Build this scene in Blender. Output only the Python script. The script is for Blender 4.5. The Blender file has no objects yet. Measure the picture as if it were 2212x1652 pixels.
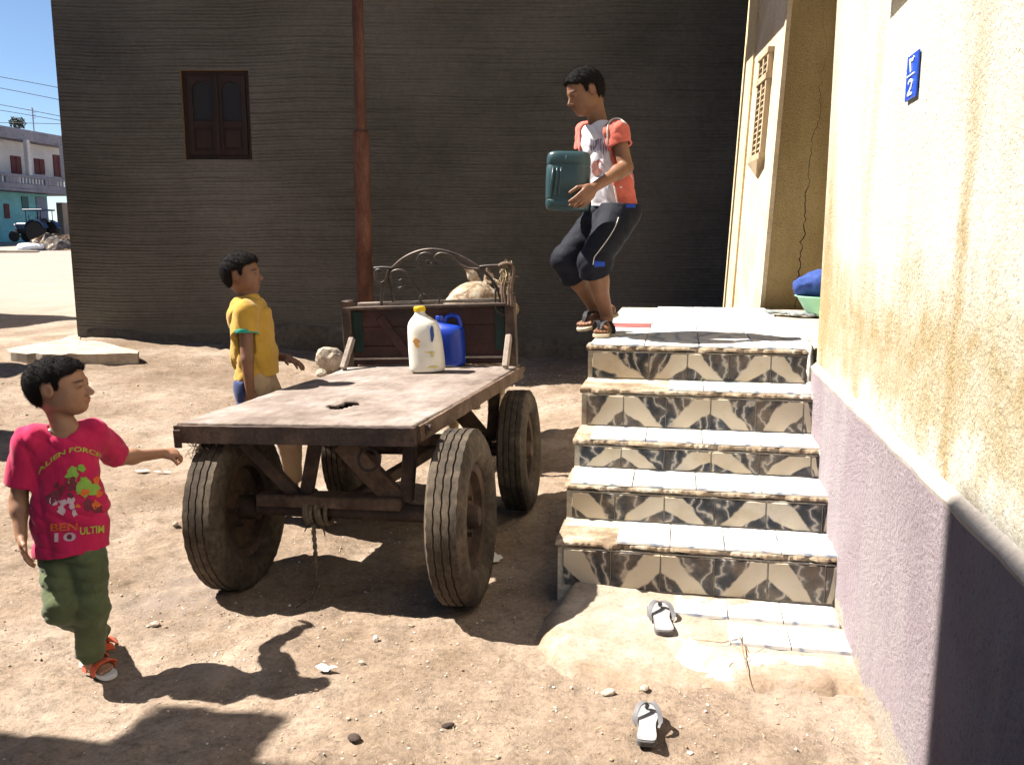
import bpy, bmesh, math, random
import numpy as np
from mathutils import Vector, Matrix, Euler
from mathutils.bvhtree import BVHTree
random.seed(7); np.random.seed(7)
SC = bpy.context.scene; COL = SC.collection
R = math.radians

# ------------------------------------------------------------------ camera, sky, sun, exposure
CAM_H, PITCH, FPX = 1.4, R(9.3), 1885.0
cam = bpy.data.cameras.new('camera'); camo = bpy.data.objects.new('camera', cam); COL.objects.link(camo)
camo.location = (0, 0, CAM_H); camo.rotation_euler = (R(90) - PITCH, 0, 0)
cam.sensor_width = 36; cam.lens = 36 * FPX / 2212; cam.clip_end = 600; cam.clip_start = .05
SC.camera = camo
SUN_EL, SUN_AZ = R(51), R(12)                     # light travels +X, a little towards the camera
LDIR = Vector((math.cos(SUN_EL) * math.cos(SUN_AZ), -math.cos(SUN_EL) * math.sin(SUN_AZ), -math.sin(SUN_EL)))
world = bpy.data.worlds.new('World'); SC.world = world; world.use_nodes = True
wn = world.node_tree.nodes; wl = world.node_tree.links
sky = wn.new('ShaderNodeTexSky'); sky.sky_type = 'NISHITA'; sky.sun_disc = False
sky.sun_elevation = SUN_EL; sky.sun_rotation = R(-78); sky.air_density = 1.0; sky.dust_density = 0.2; sky.altitude = 2500; sky.ozone_density = 2.5
wl.new(sky.outputs[0], wn['Background'].inputs[0]); wn['Background'].inputs[1].default_value = 0.05
sun = bpy.data.lights.new('sun', 'SUN'); sun.energy = 5.0; sun.angle = R(.53); sun.color = (1, .95, .86)
suno = bpy.data.objects.new('sun', sun); COL.objects.link(suno)
suno.rotation_euler = LDIR.to_track_quat('-Z', 'Y').to_euler(); suno.location = (-8, 3, 12)
SC.view_settings.view_transform = 'Standard'; SC.view_settings.look = 'None'
SC.view_settings.exposure = 1.55; SC.view_settings.gamma = 1.0; SC.view_settings.use_curve_mapping = False
SC.cycles.use_denoising = True; SC.cycles.use_adaptive_sampling = True; SC.cycles.adaptive_threshold = .03; SC.cycles.max_bounces = 5; SC.cycles.diffuse_bounces = 1

# ------------------------------------------------------------------ measuring helpers (photo point -> place in the world)
_c, _s = math.cos(PITCH), math.sin(PITCH)
def ray(px, py):
    u = (826 - py) / FPX
    return Vector(((px - 1106) / FPX, _c + u * _s, -_s + u * _c))
def at(px, py, Y):
    d = ray(px, py); return Vector((0, 0, CAM_H)) + d * (Y / d.y)
def gz(px, py, z=0):
    d = ray(px, py); return Vector((0, 0, CAM_H)) + d * ((z - CAM_H) / d.z)
def onp(px, py, P, n):
    d = ray(px, py); o = Vector((0, 0, CAM_H)); return o + d * ((Vector(P) - o).dot(n) / d.dot(n))

# ------------------------------------------------------------------ object helpers
def tag(o, label=None, cat=None, group=None, kind=None):
    if label: o['label'] = label
    if cat: o['category'] = cat
    if group: o['group'] = group
    if kind: o['kind'] = kind
    return o
def thing(name, label, cat, loc=(0, 0, 0), rot=(0, 0, 0), group=None):
    o = bpy.data.objects.new(name, None); COL.objects.link(o)
    o.location = loc; o.rotation_euler = rot; o.empty_display_size = .1
    return tag(o, label, cat, group)
def link(name, me, parent=None, local=True):
    o = bpy.data.objects.new(name, me); COL.objects.link(o)
    if parent is not None:
        o.parent = parent
        if not local:
            M = Matrix.Identity(4); q = parent; chain = []
            while q is not None: chain.append(q); q = q.parent
            for q in reversed(chain):
                M = M @ q.matrix_parent_inverse @ Matrix.LocRotScale(q.location, q.rotation_euler, q.scale)
            o.matrix_parent_inverse = M.inverted()
    return o
def finish(me, mat, smooth):
    if mat is not None:
        for m in (mat if isinstance(mat, (list, tuple)) else [mat]): me.materials.append(m)
    if smooth: me.polygons.foreach_set('use_smooth', [True] * len(me.polygons))
    me.update()

class MB:
    "collects shapes that belong to one part"
    def __init__(s): s.v = []; s.f = []; s.uv = {}
    def add(s, vs, fs):
        n = len(s.v); s.v += [tuple(v) for v in vs]; s.f += [tuple(i + n for i in f) for f in fs]; return s
    def box(s, c, d, rot=None, ch=.004, jit=0):
        hx, hy, hz = d[0] / 2, d[1] / 2, d[2] / 2; ch = min(ch, hx * .45, hy * .45, hz * .45)
        vs = []; idx = {}
        for sx in (-1, 1):
            for sy in (-1, 1):
                for sz in (-1, 1):
                    for ax in range(3):
                        q = [sx * (hx - ch), sy * (hy - ch), sz * (hz - ch)]
                        q[ax] = (sx * hx, sy * hy, sz * hz)[ax]
                        idx[sx, sy, sz, ax] = len(vs); vs.append(Vector(q))
        fs = []
        for ax in range(3):
            a, b = [(1, 2), (2, 0), (0, 1)][ax]
            for sg in (-1, 1):
                L = []
                for sa, sb in ((-1, -1), (1, -1), (1, 1), (-1, 1)):
                    k = [0, 0, 0]; k[ax] = sg; k[a] = sa; k[b] = sb; L.append(idx[k[0], k[1], k[2], ax])
                fs.append(L if sg > 0 else L[::-1])
        for ax in range(3):
            a, b = [(1, 2), (2, 0), (0, 1)][ax]
            for sa in (-1, 1):
                for sb in (-1, 1):
                    def K(sx, k): q = [0, 0, 0]; q[ax] = sx; q[a] = sa; q[b] = sb; return idx[q[0], q[1], q[2], k]
                    L = [K(-1, a), K(1, a), K(1, b), K(-1, b)]
                    fs.append(L if sa * sb > 0 else L[::-1])
        for sx in (-1, 1):
            for sy in (-1, 1):
                for sz in (-1, 1):
                    L = [idx[sx, sy, sz, k] for k in range(3)]
                    fs.append(L if sx * sy * sz > 0 else L[::-1])
        if jit: vs = [v + Vector([random.uniform(-jit, jit) for _ in range(3)]) for v in vs]
        if rot is not None:
            M = rot if isinstance(rot, Matrix) else Euler(rot).to_matrix(); vs = [M @ v for v in vs]
        return s.add([v + Vector(c) for v in vs], fs)
    def beam(s, a, b, w, t, up=(0, 0, 1), ch=.004):
        a, b = Vector(a), Vector(b); y = (b - a).normalized(); x = y.cross(Vector(up))
        if x.length < 1e-4: x = y.cross(Vector((1, 0, 0)))
        x.normalize(); z = x.cross(y)
        return s.box((a + b) / 2, (w, (b - a).length, t), Matrix((x, y, z)).transposed(), ch)
    def tube(s, pts, r, n=8, closed=False, cap=True):
        pts = [Vector(p) for p in pts]; m = len(pts); rr = r if isinstance(r, (list, tuple)) else [r] * m
        vs = []; fs = []; ref = None
        for i, p in enumerate(pts):
            if closed: t = pts[(i + 1) % m] - pts[i - 1]
            else: t = pts[min(i + 1, m - 1)] - pts[max(i - 1, 0)]
            t = t.normalized() if t.length > 1e-9 else Vector((0, 0, 1))
            if ref is None: ref = t.orthogonal().normalized()
            ref = ref - t * ref.dot(t)
            ref = ref.normalized() if ref.length > 1e-6 else t.orthogonal().normalized()
            b = t.cross(ref)
            for k in range(n):
                a = 2 * math.pi * k / n; vs.append(p + (ref * math.cos(a) + b * math.sin(a)) * rr[i])
        for i in range(m if closed else m - 1):
            j = (i + 1) % m
            for k in range(n): fs.append((i * n + k, i * n + (k + 1) % n, j * n + (k + 1) % n, j * n + k))
        if cap and not closed: fs.append(tuple(range(n))[::-1]); fs.append(tuple((m - 1) * n + k for k in range(n)))
        return s.add(vs, fs)
    def lathe(s, prof, n=32, c=(0, 0, 0), M=None, jit=None, cap=True):
        "prof: list of (radius, axial); axis = local Z unless M"
        vs = []; fs = []; m = len(prof)
        for k in range(n):
            a = 2 * math.pi * k / n
            for i, (r, z) in enumerate(prof):
                if jit: r, z = jit(i, k, r, z)
                vs.append(Vector((r * math.cos(a), r * math.sin(a), z)))
        for k in range(n):
            j = (k + 1) % n
            for i in range(m - 1): fs.append((k * m + i, j * m + i, j * m + i + 1, k * m + i + 1))
        if cap:
            if prof[0][0] > 1e-6: fs.append(tuple(k * m for k in range(n))[::-1])
            if prof[-1][0] > 1e-6: fs.append(tuple(k * m + m - 1 for k in range(n)))
        if M is not None: vs = [M @ v for v in vs]
        return s.add([v + Vector(c) for v in vs], fs)
    def prism(s, poly, o, ex, ey, ez, t):
        "poly in (ex,ey) plane from origin o, extruded t along ez"
        o, ex, ey, ez = map(Vector, (o, ex, ey, ez)); n = len(poly)
        a = [o + ex * x + ey * y for x, y in poly]; b = [p + ez * t for p in a]
        fs = [tuple(range(n))[::-1], tuple(range(n, 2 * n))] + [(i, (i + 1) % n, n + (i + 1) % n, n + i) for i in range(n)]
        return s.add(a + b, fs)
    def build(s, name, mat, parent=None, local=True, smooth=False, bevel=0):
        me = bpy.data.meshes.new(name); me.from_pydata(s.v, [], s.f)
        if bevel:
            bm = bmesh.new(); bm.from_mesh(me); bmesh.ops.recalc_face_normals(bm, faces=bm.faces)
            bmesh.ops.bevel(bm, geom=[e for e in bm.edges if len(e.link_faces) == 2 and e.calc_face_angle() > .5], offset=bevel, segments=2, affect='EDGES', profile=.5)
            bm.to_mesh(me); bm.free()
        finish(me, mat, smooth)
        if smooth == 'auto':
            pass
        return link(name, me, parent, local)
def smooth_angle(o, ang=40):
    me = o.data; bm = bmesh.new(); bm.from_mesh(me); bmesh.ops.recalc_face_normals(bm, faces=bm.faces)
    for f in bm.faces: f.smooth = True
    for e in bm.edges:
        if len(e.link_faces) == 2 and e.calc_face_angle(0) > R(ang): e.smooth = False
    bm.to_mesh(me); bm.free(); return o

# ------------------------------------------------------------------ materials
def node(nt, t, **kw):
    n = nt.nodes.new(t)
    for k, v in kw.items():
        if k.startswith('i_'):
            n.inputs[k[2:].replace('_', ' ')].default_value = v
        else: setattr(n, k, v)
    return n
def ramp(nt, fac, stops, interp='LINEAR'):
    r = nt.nodes.new('ShaderNodeValToRGB'); e = r.color_ramp; e.interpolation = interp
    while len(e.elements) < len(stops): e.elements.new(.5)
    for k, (p, c) in enumerate(stops):
        e.elements[k].position = p
        e.elements[k].color = (*c, 1) if isinstance(c, (tuple, list)) else (c, c, c, 1)
    nt.links.new(fac, r.inputs[0]); return r.outputs[0]
def mix(nt, fac, a, b, mode='MIX'):
    m = nt.nodes.new('ShaderNodeMix'); m.data_type = 'RGBA'; m.blend_type = mode
    for s, v in ((0, fac), (6, a), (7, b)):
        if hasattr(v, 'is_output'): nt.links.new(v, m.inputs[s])
        elif isinstance(v, (int, float)): m.inputs[s].default_value = v if s == 0 else (v, v, v, 1)
        else: m.inputs[s].default_value = (*v, 1)
    return m.outputs[2]
def math_(nt, op, a, b=None, c=None):
    m = nt.nodes.new('ShaderNodeMath'); m.operation = op
    for k, v in enumerate((a, b, c)):
        if v is None: continue
        if hasattr(v, 'is_output'): nt.links.new(v, m.inputs[k])
        else: m.inputs[k].default_value = v
    return m.outputs[0]
def newmat(name, rough=.8, spec=.25, metal=0):
    m = bpy.data.materials.new(name); m.use_nodes = True; nt = m.node_tree; b = nt.nodes['Principled BSDF']
    b.inputs['Roughness'].default_value = rough; b.inputs['Specular IOR Level'].default_value = spec; b.inputs['Metallic'].default_value = metal
    return m, nt, b
def coords(nt, kind='Object', scale=None):
    t = nt.nodes.new('ShaderNodeTexCoord'); o = t.outputs[kind]
    if scale is not None:
        mp = nt.nodes.new('ShaderNodeMapping'); mp.inputs['Scale'].default_value = scale; nt.links.new(o, mp.inputs[0]); o = mp.outputs[0]
    return o
def noise(nt, co, scale, detail=5, rough=.6, dist=0):
    n = node(nt, 'ShaderNodeTexNoise'); n.inputs['Scale'].default_value = scale; n.inputs['Detail'].default_value = detail
    n.inputs['Roughness'].default_value = rough; n.inputs['Distortion'].default_value = dist
    nt.links.new(co, n.inputs['Vector']); return n.outputs['Fac']
def bump(nt, b, h, strength=.4, dist=.01):
    n = nt.nodes.new('ShaderNodeBump'); n.inputs['Strength'].default_value = strength; n.inputs['Distance'].default_value = dist
    nt.links.new(h, n.inputs['Height'])
    if b.inputs['Normal'].is_linked: nt.links.new(b.inputs['Normal'].links[0].from_socket, n.inputs['Normal'])
    nt.links.new(n.outputs[0], b.inputs['Normal'])
_mats = {}
def mk(name, stops, scale=6, rough=.8, fine=0, fscale=80, bs=0, bscale=80, bd=.004, spec=.25, metal=0, stretch=None, rr=0, sss=0):
    "noise-coloured surface: stops = colours along a noise ramp, fine = strength of a small dark/light mottling"
    if name in _mats: return _mats[name]
    m, nt, b = newmat(name, rough, spec, metal); co = coords(nt, 'Object', stretch)
    if len(stops) == 1: col = None; b.inputs['Base Color'].default_value = (*stops[0], 1)
    else:
        lo, hi = .34, .66; n = len(stops)
        col = ramp(nt, noise(nt, co, scale, 6, .62), [(lo + (hi - lo) * k / (n - 1), c) for k, c in enumerate(stops)])
    if fine:
        g = ramp(nt, noise(nt, co, fscale, 4, .7), [(.3, 1 - fine), (.7, 1 + fine * .6)])
        col = mix(nt, 1, col if col is not None else stops[0], g, 'MULTIPLY')
    if col is not None: nt.links.new(col, b.inputs['Base Color'])
    if rr: nt.links.new(math_(nt, 'MULTIPLY_ADD', noise(nt, co, scale * 2, 4), rr, rough - rr * .5), b.inputs['Roughness'])
    if bs: bump(nt, b, noise(nt, co, bscale, 5, .65), bs, bd)
    if sss:
        b.inputs['Subsurface Weight'].default_value = sss; b.inputs['Subsurface Radius'].default_value = (.012, .005, .003); b.inputs['Subsurface Scale'].default_value = .6
    _mats[name] = m; return m

# ------------------------------------------------------------------ the ground
_nt = {}
def vnoise(x, y, sc, seed=0):
    if seed not in _nt: _nt[seed] = np.random.RandomState(seed).rand(64, 64)
    T = _nt[seed]
    x = np.asarray(x) * sc + 100; y = np.asarray(y) * sc + 100
    xi = np.floor(x).astype(int); yi = np.floor(y).astype(int); fx = x - xi; fy = y - yi
    fx = fx * fx * (3 - 2 * fx); fy = fy * fy * (3 - 2 * fy)
    g = lambda a, b: T[a % 64, b % 64]
    return (g(xi, yi) * (1 - fx) + g(xi + 1, yi) * fx) * (1 - fy) + (g(xi, yi + 1) * (1 - fx) + g(xi + 1, yi + 1) * fx) * fy - .5
def sstep(a, b, x):
    t = np.clip((np.asarray(x, float) - a) / (b - a), 0, 1); return t * t * (3 - 2 * t)
def gbase(x, y):
    x = np.asarray(x, float); y = np.asarray(y, float)
    z = .03 * np.clip(x + .59, -1.3, .9)
    z = z + .30 * sstep(5.5, 10, y) * sstep(.6, 4.6, -x)
    z = z + .028 * (np.clip(y, 10, 46) - 10) + .004 * (np.clip(y, 46, 300) - 46)
    return z
def gh(x, y):
    z = gbase(x, y)
    near = 1 - sstep(16, 30, y)
    z = z + near * (.05 * vnoise(x, y, .8, 1) + .03 * vnoise(x, y, 2.3, 2) + .024 * vnoise(x, y, 6, 3) + .015 * vnoise(x, y, 17, 4) + .010 * vnoise(x, y, 41, 5))
    return z
def axis(segs):
    out = [segs[0][0]]
    for a, b, d in segs:
        n = max(1, int(round((b - a) / d))); out += [a + (b - a) * (k + 1) / n for k in range(n)]
    return np.array(out)
XS = axis([(-400, -60, 40), (-60, -16, 4), (-16, -6, .4), (-6, -2.4, .06), (-2.4, 1.6, .022), (1.6, 6, .2), (6, 60, 6), (60, 400, 40)])
YS = axis([(-60, -4, 6), (-4, 1.4, .3), (1.4, 4.6, .022), (4.6, 9, .05), (9, 16, .14), (16, 60, 1.2), (60, 420, 40)])
GX, GY = np.meshgrid(XS, YS); GZ = gh(GX, GY)
nv = len(XS); me = bpy.data.meshes.new('ground')
vs = np.stack([GX.ravel(), GY.ravel(), GZ.ravel()], 1)
I, Jx = np.meshgrid(np.arange(len(YS) - 1), np.arange(nv - 1), indexing='ij'); b0 = (I * nv + Jx).ravel()
me.from_pydata(vs.tolist(), [], np.stack([b0, b0 + 1, b0 + nv + 1, b0 + nv], 1).tolist())
m, nt, b = newmat('sandy_earth', .95, .12); co = coords(nt)
c1 = ramp(nt, noise(nt, co, 1.1, 8, .62), [(.3, (.205, .145, .102)), (.5, (.292, .218, .162)), (.7, (.375, .298, .235))])
c2 = ramp(nt, noise(nt, co, 14, 8, .7), [(.28, .62), (.5, 1.0), (.72, 1.22)])
col = mix(nt, 1, c1, c2, 'MULTIPLY')
mus = ramp(nt, noise(nt, co, 55, 6, .75), [(.36, .55), (.5, 1), (.68, 1.18)]); col = mix(nt, .8, col, mus, 'MULTIPLY')
spk = node(nt, 'ShaderNodeTexVoronoi'); spk.inputs['Scale'].default_value = 34; nt.links.new(co, spk.inputs['Vector'])
spm = ramp(nt, spk.outputs['Distance'], [(.0, 1), (.09, 1), (.14, 0)])
sel = ramp(nt, noise(nt, co, 21, 2), [(.56, 0), (.6, 1)])
col = mix(nt, math_(nt, 'MULTIPLY', spm, sel), col, (.50, .43, .35))
pat = ramp(nt, noise(nt, co, .75, 9, .72, .3), [(.47, 0), (.62, 1)]); col = mix(nt, math_(nt, 'MULTIPLY', pat, .62), col, ramp(nt, noise(nt, co, 40, 6, .8), [(.35, (.085, .055, .035)), (.6, (.20, .14, .09)), (.75, (.34, .26, .18))]))
pal = ramp(nt, noise(nt, coords(nt, 'Object', (1, .8, 1)), 1.7, 6, .6), [(.56, 0), (.7, 1)]); col = mix(nt, math_(nt, 'MULTIPLY', pal, .45), col, (.47, .38, .30))
# damp patch between the boy and the cart
sep = node(nt, 'ShaderNodeSeparateXYZ'); nt.links.new(co, sep.inputs[0])
dx = math_(nt, 'MULTIPLY', math_(nt, 'ADD', sep.outputs[0], 1.28), 2.6); dy = math_(nt, 'MULTIPLY', math_(nt, 'ADD', sep.outputs[1], -3.35), 1.9)
dd = math_(nt, 'SQRT', math_(nt, 'ADD', math_(nt, 'MULTIPLY', dx, dx), math_(nt, 'MULTIPLY', dy, dy)))
damp = math_(nt, 'MULTIPLY', ramp(nt, dd, [(.35, 1), (1.0, 0)]), ramp(nt, noise(nt, co, 4.5, 5), [(.42, 0), (.56, 1)]))
col = mix(nt, math_(nt, 'MULTIPLY', damp, .6), col, (.20, .155, .13))
# pale dusty street behind
far = ramp(nt, math_(nt, 'MULTIPLY', sep.outputs[1], .05), [(.5, 0), (.75, 1)])
col = mix(nt, math_(nt, 'MULTIPLY', far, .75), col, (.35, .30, .26))
nt.links.new(col, b.inputs['Base Color'])
nt.links.new(math_(nt, 'MULTIPLY_ADD', damp, -.4, .95), b.inputs['Roughness'])
bump(nt, b, noise(nt, co, 30, 7, .72), .65, .02); bump(nt, b, noise(nt, co, 140, 5, .7), .5, .006)
finish(me, m, True); ground = tag(link('ground', me), 'brown sandy earth of the lane', None, None, 'structure')

# ------------------------------------------------------------------ stair, landing, apron
A = R(10.87); K = .875
EX = Vector((math.cos(A), -math.sin(A), 0)); EY = Vector((math.sin(A), math.cos(A), 0)); EZ = Vector((0, 0, 1))
S0 = Vector((.1741, 3.1675, .10)); SW = 1.045; ST = .2555; RS = [.1846, .1488, .1282, .1798, .1661]
LAND = 2.42
def SP(u, v, w): return S0 + EX * u + EY * v + EZ * w
M3 = Matrix((EX, EY, EZ)).transposed()
mortar = mk('stair_mortar', [(.34, .27, .19), (.52, .45, .35), (.66, .60, .50)], 7, .92, .25, 60, .5, 70, .008)
conc = mk('old_concrete', [(.34, .27, .205), (.44, .36, .28), (.52, .44, .36)], 5, .93, .22, 70, .5, 60, .008)
nosem = mk('dirty_bed_mortar', [(.20, .14, .09), (.33, .25, .17), (.50, .42, .33)], 9, .92, .3, 60, .6, 70, .008)
def tile_mat(name, dark):
    m, nt, b = newmat(name, .38, .4); tc = nt.nodes.new('ShaderNodeTexCoord'); uv = tc.outputs['UV']; ob = tc.outputs['Object']
    wn_ = node(nt, 'ShaderNodeTexNoise'); wn_.inputs['Scale'].default_value = 9; wn_.inputs['Detail'].default_value = 4; nt.links.new(ob, wn_.inputs['Vector'])
    if dark:
        sp = node(nt, 'ShaderNodeSeparateXYZ'); nt.links.new(uv, sp.inputs[0])
        t = math_(nt, 'ADD', sp.outputs[0], sp.outputs[1])
        t = math_(nt, 'ADD', t, math_(nt, 'MULTIPLY_ADD', wn_.outputs['Fac'], .5, -.25))
        nz = math_(nt, 'MULTIPLY_ADD', wn_.outputs['Fac'], .5, -.25)
        d1 = math_(nt, 'ADD', math_(nt, 'ADD', math_(nt, 'MULTIPLY_ADD', sp.outputs[1], .5, sp.outputs[0]), -.84), nz)
        d2 = math_(nt, 'ADD', math_(nt, 'SUBTRACT', .50, math_(nt, 'MULTIPLY_ADD', sp.outputs[1], .9, sp.outputs[0])), nz)
        band = ramp(nt, math_(nt, 'MAXIMUM', d1, d2), [(0, 0), (.05, 1)])
        wv = node(nt, 'ShaderNodeTexWave'); wv.inputs['Scale'].default_value = 5.5; wv.inputs['Distortion'].default_value = 11; wv.inputs['Detail'].default_value = 3; wv.inputs['Detail Scale'].default_value = 1.6
        nt.links.new(ob, wv.inputs['Vector'])
        dk = ramp(nt, wv.outputs['Fac'], [(.2, (.020, .021, .025)), (.70, (.058, .060, .066)), (.90, (.13, .125, .12)), (1, (.42, .36, .28))])
        cr = ramp(nt, noise(nt, ob, 10, 5), [(.35, (.50, .40, .27)), (.6, (.64, .55, .42))])
        col = mix(nt, band, cr, dk)
        dirt = ramp(nt, noise(nt, ob, 5, 7, .7), [(.45, 0), (.62, 1)])
        col = mix(nt, math_(nt, 'MULTIPLY', dirt, .38), col, (.30, .20, .115))
    else:
        wv = node(nt, 'ShaderNodeTexWave'); wv.inputs['Scale'].default_value = 2.2; wv.inputs['Distortion'].default_value = 14; wv.inputs['Detail'].default_value = 4; wv.inputs['Detail Scale'].default_value = 1.3
        nt.links.new(ob, wv.inputs['Vector'])
        col = ramp(nt, wv.outputs['Fac'], [(.0, (.30, .34, .42)), (.10, (.52, .55, .60)), (.24, (.72, .71, .68)), (1, (.76, .74, .70))])
        dirt = ramp(nt, noise(nt, ob, 6, 7, .7), [(.5, 0), (.7, 1)])
        col = mix(nt, math_(nt, 'MULTIPLY', dirt, .5), col, (.52, .44, .34))
    nt.links.new(col, b.inputs['Base Color'])
    nt.links.new(math_(nt, 'MULTIPLY_ADD', noise(nt, ob, 25, 4), .5, .25), b.inputs['Roughness'])
    bump(nt, b, noise(nt, ob, 60, 4), .15, .002); return m
TD = tile_mat('black_and_cream_marbled_tile', True); TW = tile_mat('white_marbled_tile', False)
TR = mk('dull_red_tile', [(.26, .085, .08), (.34, .13, .12)], 9, .5, .2, 60, .15, 60, .002, .35)
stair = thing('stair', 'tiled outdoor stair of five steps with white treads and black and cream risers', 'stair', tuple(S0))
def quadtile(name, c, w, h, t, n, ux, uy, mat, flip, parent=stair):
    "a tile: face w x h centred on c, proud along n"
    mb = MB(); e = .0018; n = Vector(n); c = Vector(c); ux = Vector(ux); uy = Vector(uy)
    P = lambda a, b_, k: c + ux * a + uy * b_ + n * k
    vs = [P(-w/2, -h/2, 0), P(w/2, -h/2, 0), P(w/2, h/2, 0), P(-w/2, h/2, 0),
          P(-w/2+e, -h/2+e, t), P(w/2-e, -h/2+e, t), P(w/2-e, h/2-e, t), P(-w/2+e, h/2-e, t)]
    fs = [(4, 5, 6, 7), (0, 1, 5, 4), (1, 2, 6, 5), (2, 3, 7, 6), (3, 0, 4, 7)]
    me = bpy.data.meshes.new(name); me.from_pydata([tuple(v) for v in vs], [], fs)
    uvl = me.uv_layers.new(name='UVMap'); q = [(0, 0), (1, 0), (1, 1), (0, 1)] * 2
    for L in me.loops:
        u_, v_ = q[L.vertex_index % 4]; uvl.data[L.index].uv = ((1 - u_) if flip else u_, v_)
    finish(me, mat, False); return link(name, me, parent, False)
# masonry core: one solid with stepped profile, slightly irregular sides
zt = [0]
for r in RS: zt.append(zt[-1] + r)
mb = MB()
prof = [(0, -.25)]
for i in range(5): prof += [(i * ST, zt[i] if i else -.25), (i * ST, zt[i + 1] - .034)] if i else [(0, zt[1] - .034)]
prof += [(LAND + 4 * ST, zt[5] - .034), (LAND + 4 * ST, -.25)]
pr = []
for q in prof:
    if not pr or q != pr[-1]: pr.append(q)
mb.prism(pr, SP(0, 0, 0), EY, EZ, EX, SW - .004)
core = mb.build('core', mortar, stair, False)
# nosing slabs: chipped mortar bed under each row of tread tiles, subdivided so that its edge is ragged
def slab(name, u0, u1, v0, v1, w0, w1, mat, amp, parent, nu=40, seed=1, lip=.005):
    rs = np.random.RandomState(seed); us = np.linspace(u0, u1, nu); prof = []
    ed = np.convolve(rs.randn(nu + 6), np.ones(3) / 3, 'same')[3:-3] * amp; dz = np.convolve(rs.randn(nu + 6), np.ones(4) / 4, 'same')[3:-3] * amp * .5
    vs = []; fs = []
    for k, u in enumerate(us):
        ring = [(v1, w0), (v0 + .006, w0 + dz[k] * .6), (v0 - lip + ed[k], w0 + .006 + dz[k]), (v0 - lip * 1.1 + ed[k], (w0 + w1) / 2),
                (v0 - lip * .7 + ed[k] * .8, w1 - .005), (v0 + .004 + ed[k] * .4, w1), (v1, w1)]
        for v, w in ring: vs.append(SP(u, v, w))
    n = 7
    for k in range(nu - 1):
        for i in range(n): j = (i + 1) % n; fs.append((k * n + i, (k + 1) * n + i, (k + 1) * n + j, k * n + j))
    fs.append(tuple(range(n))); fs.append(tuple((nu - 1) * n + i for i in range(n))[::-1])
    m_ = MB(); m_.add(vs, fs); return m_.build(name, mat, parent, False)
joints = [[0, .18, .365, .56, .75, .95, 1], [0, .175, .37, .565, .76, .97, 1], [0, .18, .36, .555, .75, .955, 1], [0, .17, .36, .555, .75, .95, 1], [0, .27, .45, .64, .83, 1]]
for i in range(5):
    w0, w1 = zt[i], zt[i + 1]
    v1 = (i + 1) * ST if i < 4 else 4 * ST + .12
    slab('nosing', -.008, SW, i * ST, v1 - .001, w1 - .030, w1 - .009, nosem, .011, stair, 90, 10 + i)
    J_ = joints[i]
    for k in range(len(J_) - 1):
        a, b_ = .02 + (SW - .045) * J_[k], .02 + (SW - .045) * J_[k + 1]
        if b_ - a < .02: continue
        h = (w1 - .036) - w0 - .008
        quadtile('riser_tile', SP((a + b_) / 2, i * ST, w0 + .004 + h / 2), b_ - a - .003, h, .007, -EY, EX, EZ, TD, (k + i // 2) % 2)
    # tread tiles, some missing on the left where bare mortar shows
    if i < 4:
        miss = [.20, .0, .05, .36][i]
        nt_ = 4; a0 = .01 + SW * miss
        for k in range(nt_):
            a = a0 + (SW - .03 - a0) * k / nt_; b_ = a0 + (SW - .03 - a0) * (k + 1) / nt_
            quadtile('tread_tile', SP((a + b_) / 2, i * ST + ST / 2, w1 - .008), b_ - a - .003, ST - .006, .008, EZ, EX, EY, TW, (k + i) % 2)
nlu, nlv = 4, 9
tw, tl = (SW - .02) / nlu, LAND / nlv
for a in range(nlu):
    for c_ in range(nlv):
        mt = TR if (a == 0 and c_ in (3,)) else TW
        if a == 0 and c_ > 6: continue
        quadtile('landing_tile', SP(.01 + (a + .5) * tw, 4 * ST + (c_ + .5) * tl, zt[5] - .008), tw - .003, tl - .003, .008, EZ, EX, EY, mt, (a + c_) % 2)
lb = MB(); lb.box(SP(SW / 2, 4 * ST + .12 + (LAND - .12) / 2, zt[5] - .0215), (SW - .002, LAND - .122, .025), M3, .002); lb.build('landing_bed', mortar, stair, False)
# alcove floor behind the wall line carries the landing on into the doorway
lb = MB(); lb.box(SP(SW + .75, 4 * ST + 1.26, zt[5] - .035), (1.48, 2.3, .05), M3, .003); lb.build('doorway_floor', mortar, stair, False)

# apron: worn concrete pad at the stair foot, melting into the earth
ap = MB(); NU, NV = 70, 46; vs = []; fs = []
outl = [(0.17, 3.20), (0.10, 2.95), (.06, 2.66), (.15, 2.52), (.30, 2.46), (.55, 2.40), (.80, 2.38), (1.05, 2.38)]
def front(u):
    "y of the ragged outer edge for lateral place u"
    xs = [.04, .10, .18, .30, .55, .80, 1.2]; ys = [2.80, 2.58, 2.49, 2.44, 2.40, 2.40, 2.38]
    return float(np.interp(u, xs, ys)) + .06 * float(vnoise(u, 0, 9, 31)) + .03 * float(vnoise(u, 0, 31, 32))
for i in range(NU + 1):
    for j in range(NV + 1):
        q = j / NV; xr = i / NU
        xl = .165 - .12 * math.sin(min(1, (1 - q) * 1.15) * math.pi * .62) + .02 * float(vnoise(0, q, 14, 33))
        x = xl + (1.165 - xl) * xr
        yf = front(x); yb = 3.1675 - (x - .1741) * math.tan(A) + .02
        y = yf + (yb - yf) * q
        edge = min(q / .16, xr / .10, 1); e = max(0., min(1., edge)); e = e * e * (3 - 2 * e)
        g = float(gh(x, y)); top = .058 + .040 * q + .028 * max(0, 1 - xr / .45) + .01 * float(vnoise(x, y, 7, 34)) + .006 * float(vnoise(x, y, 25, 35))
        vs.append((x, y, (g - .03) * (1 - e) + top * e))
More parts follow.
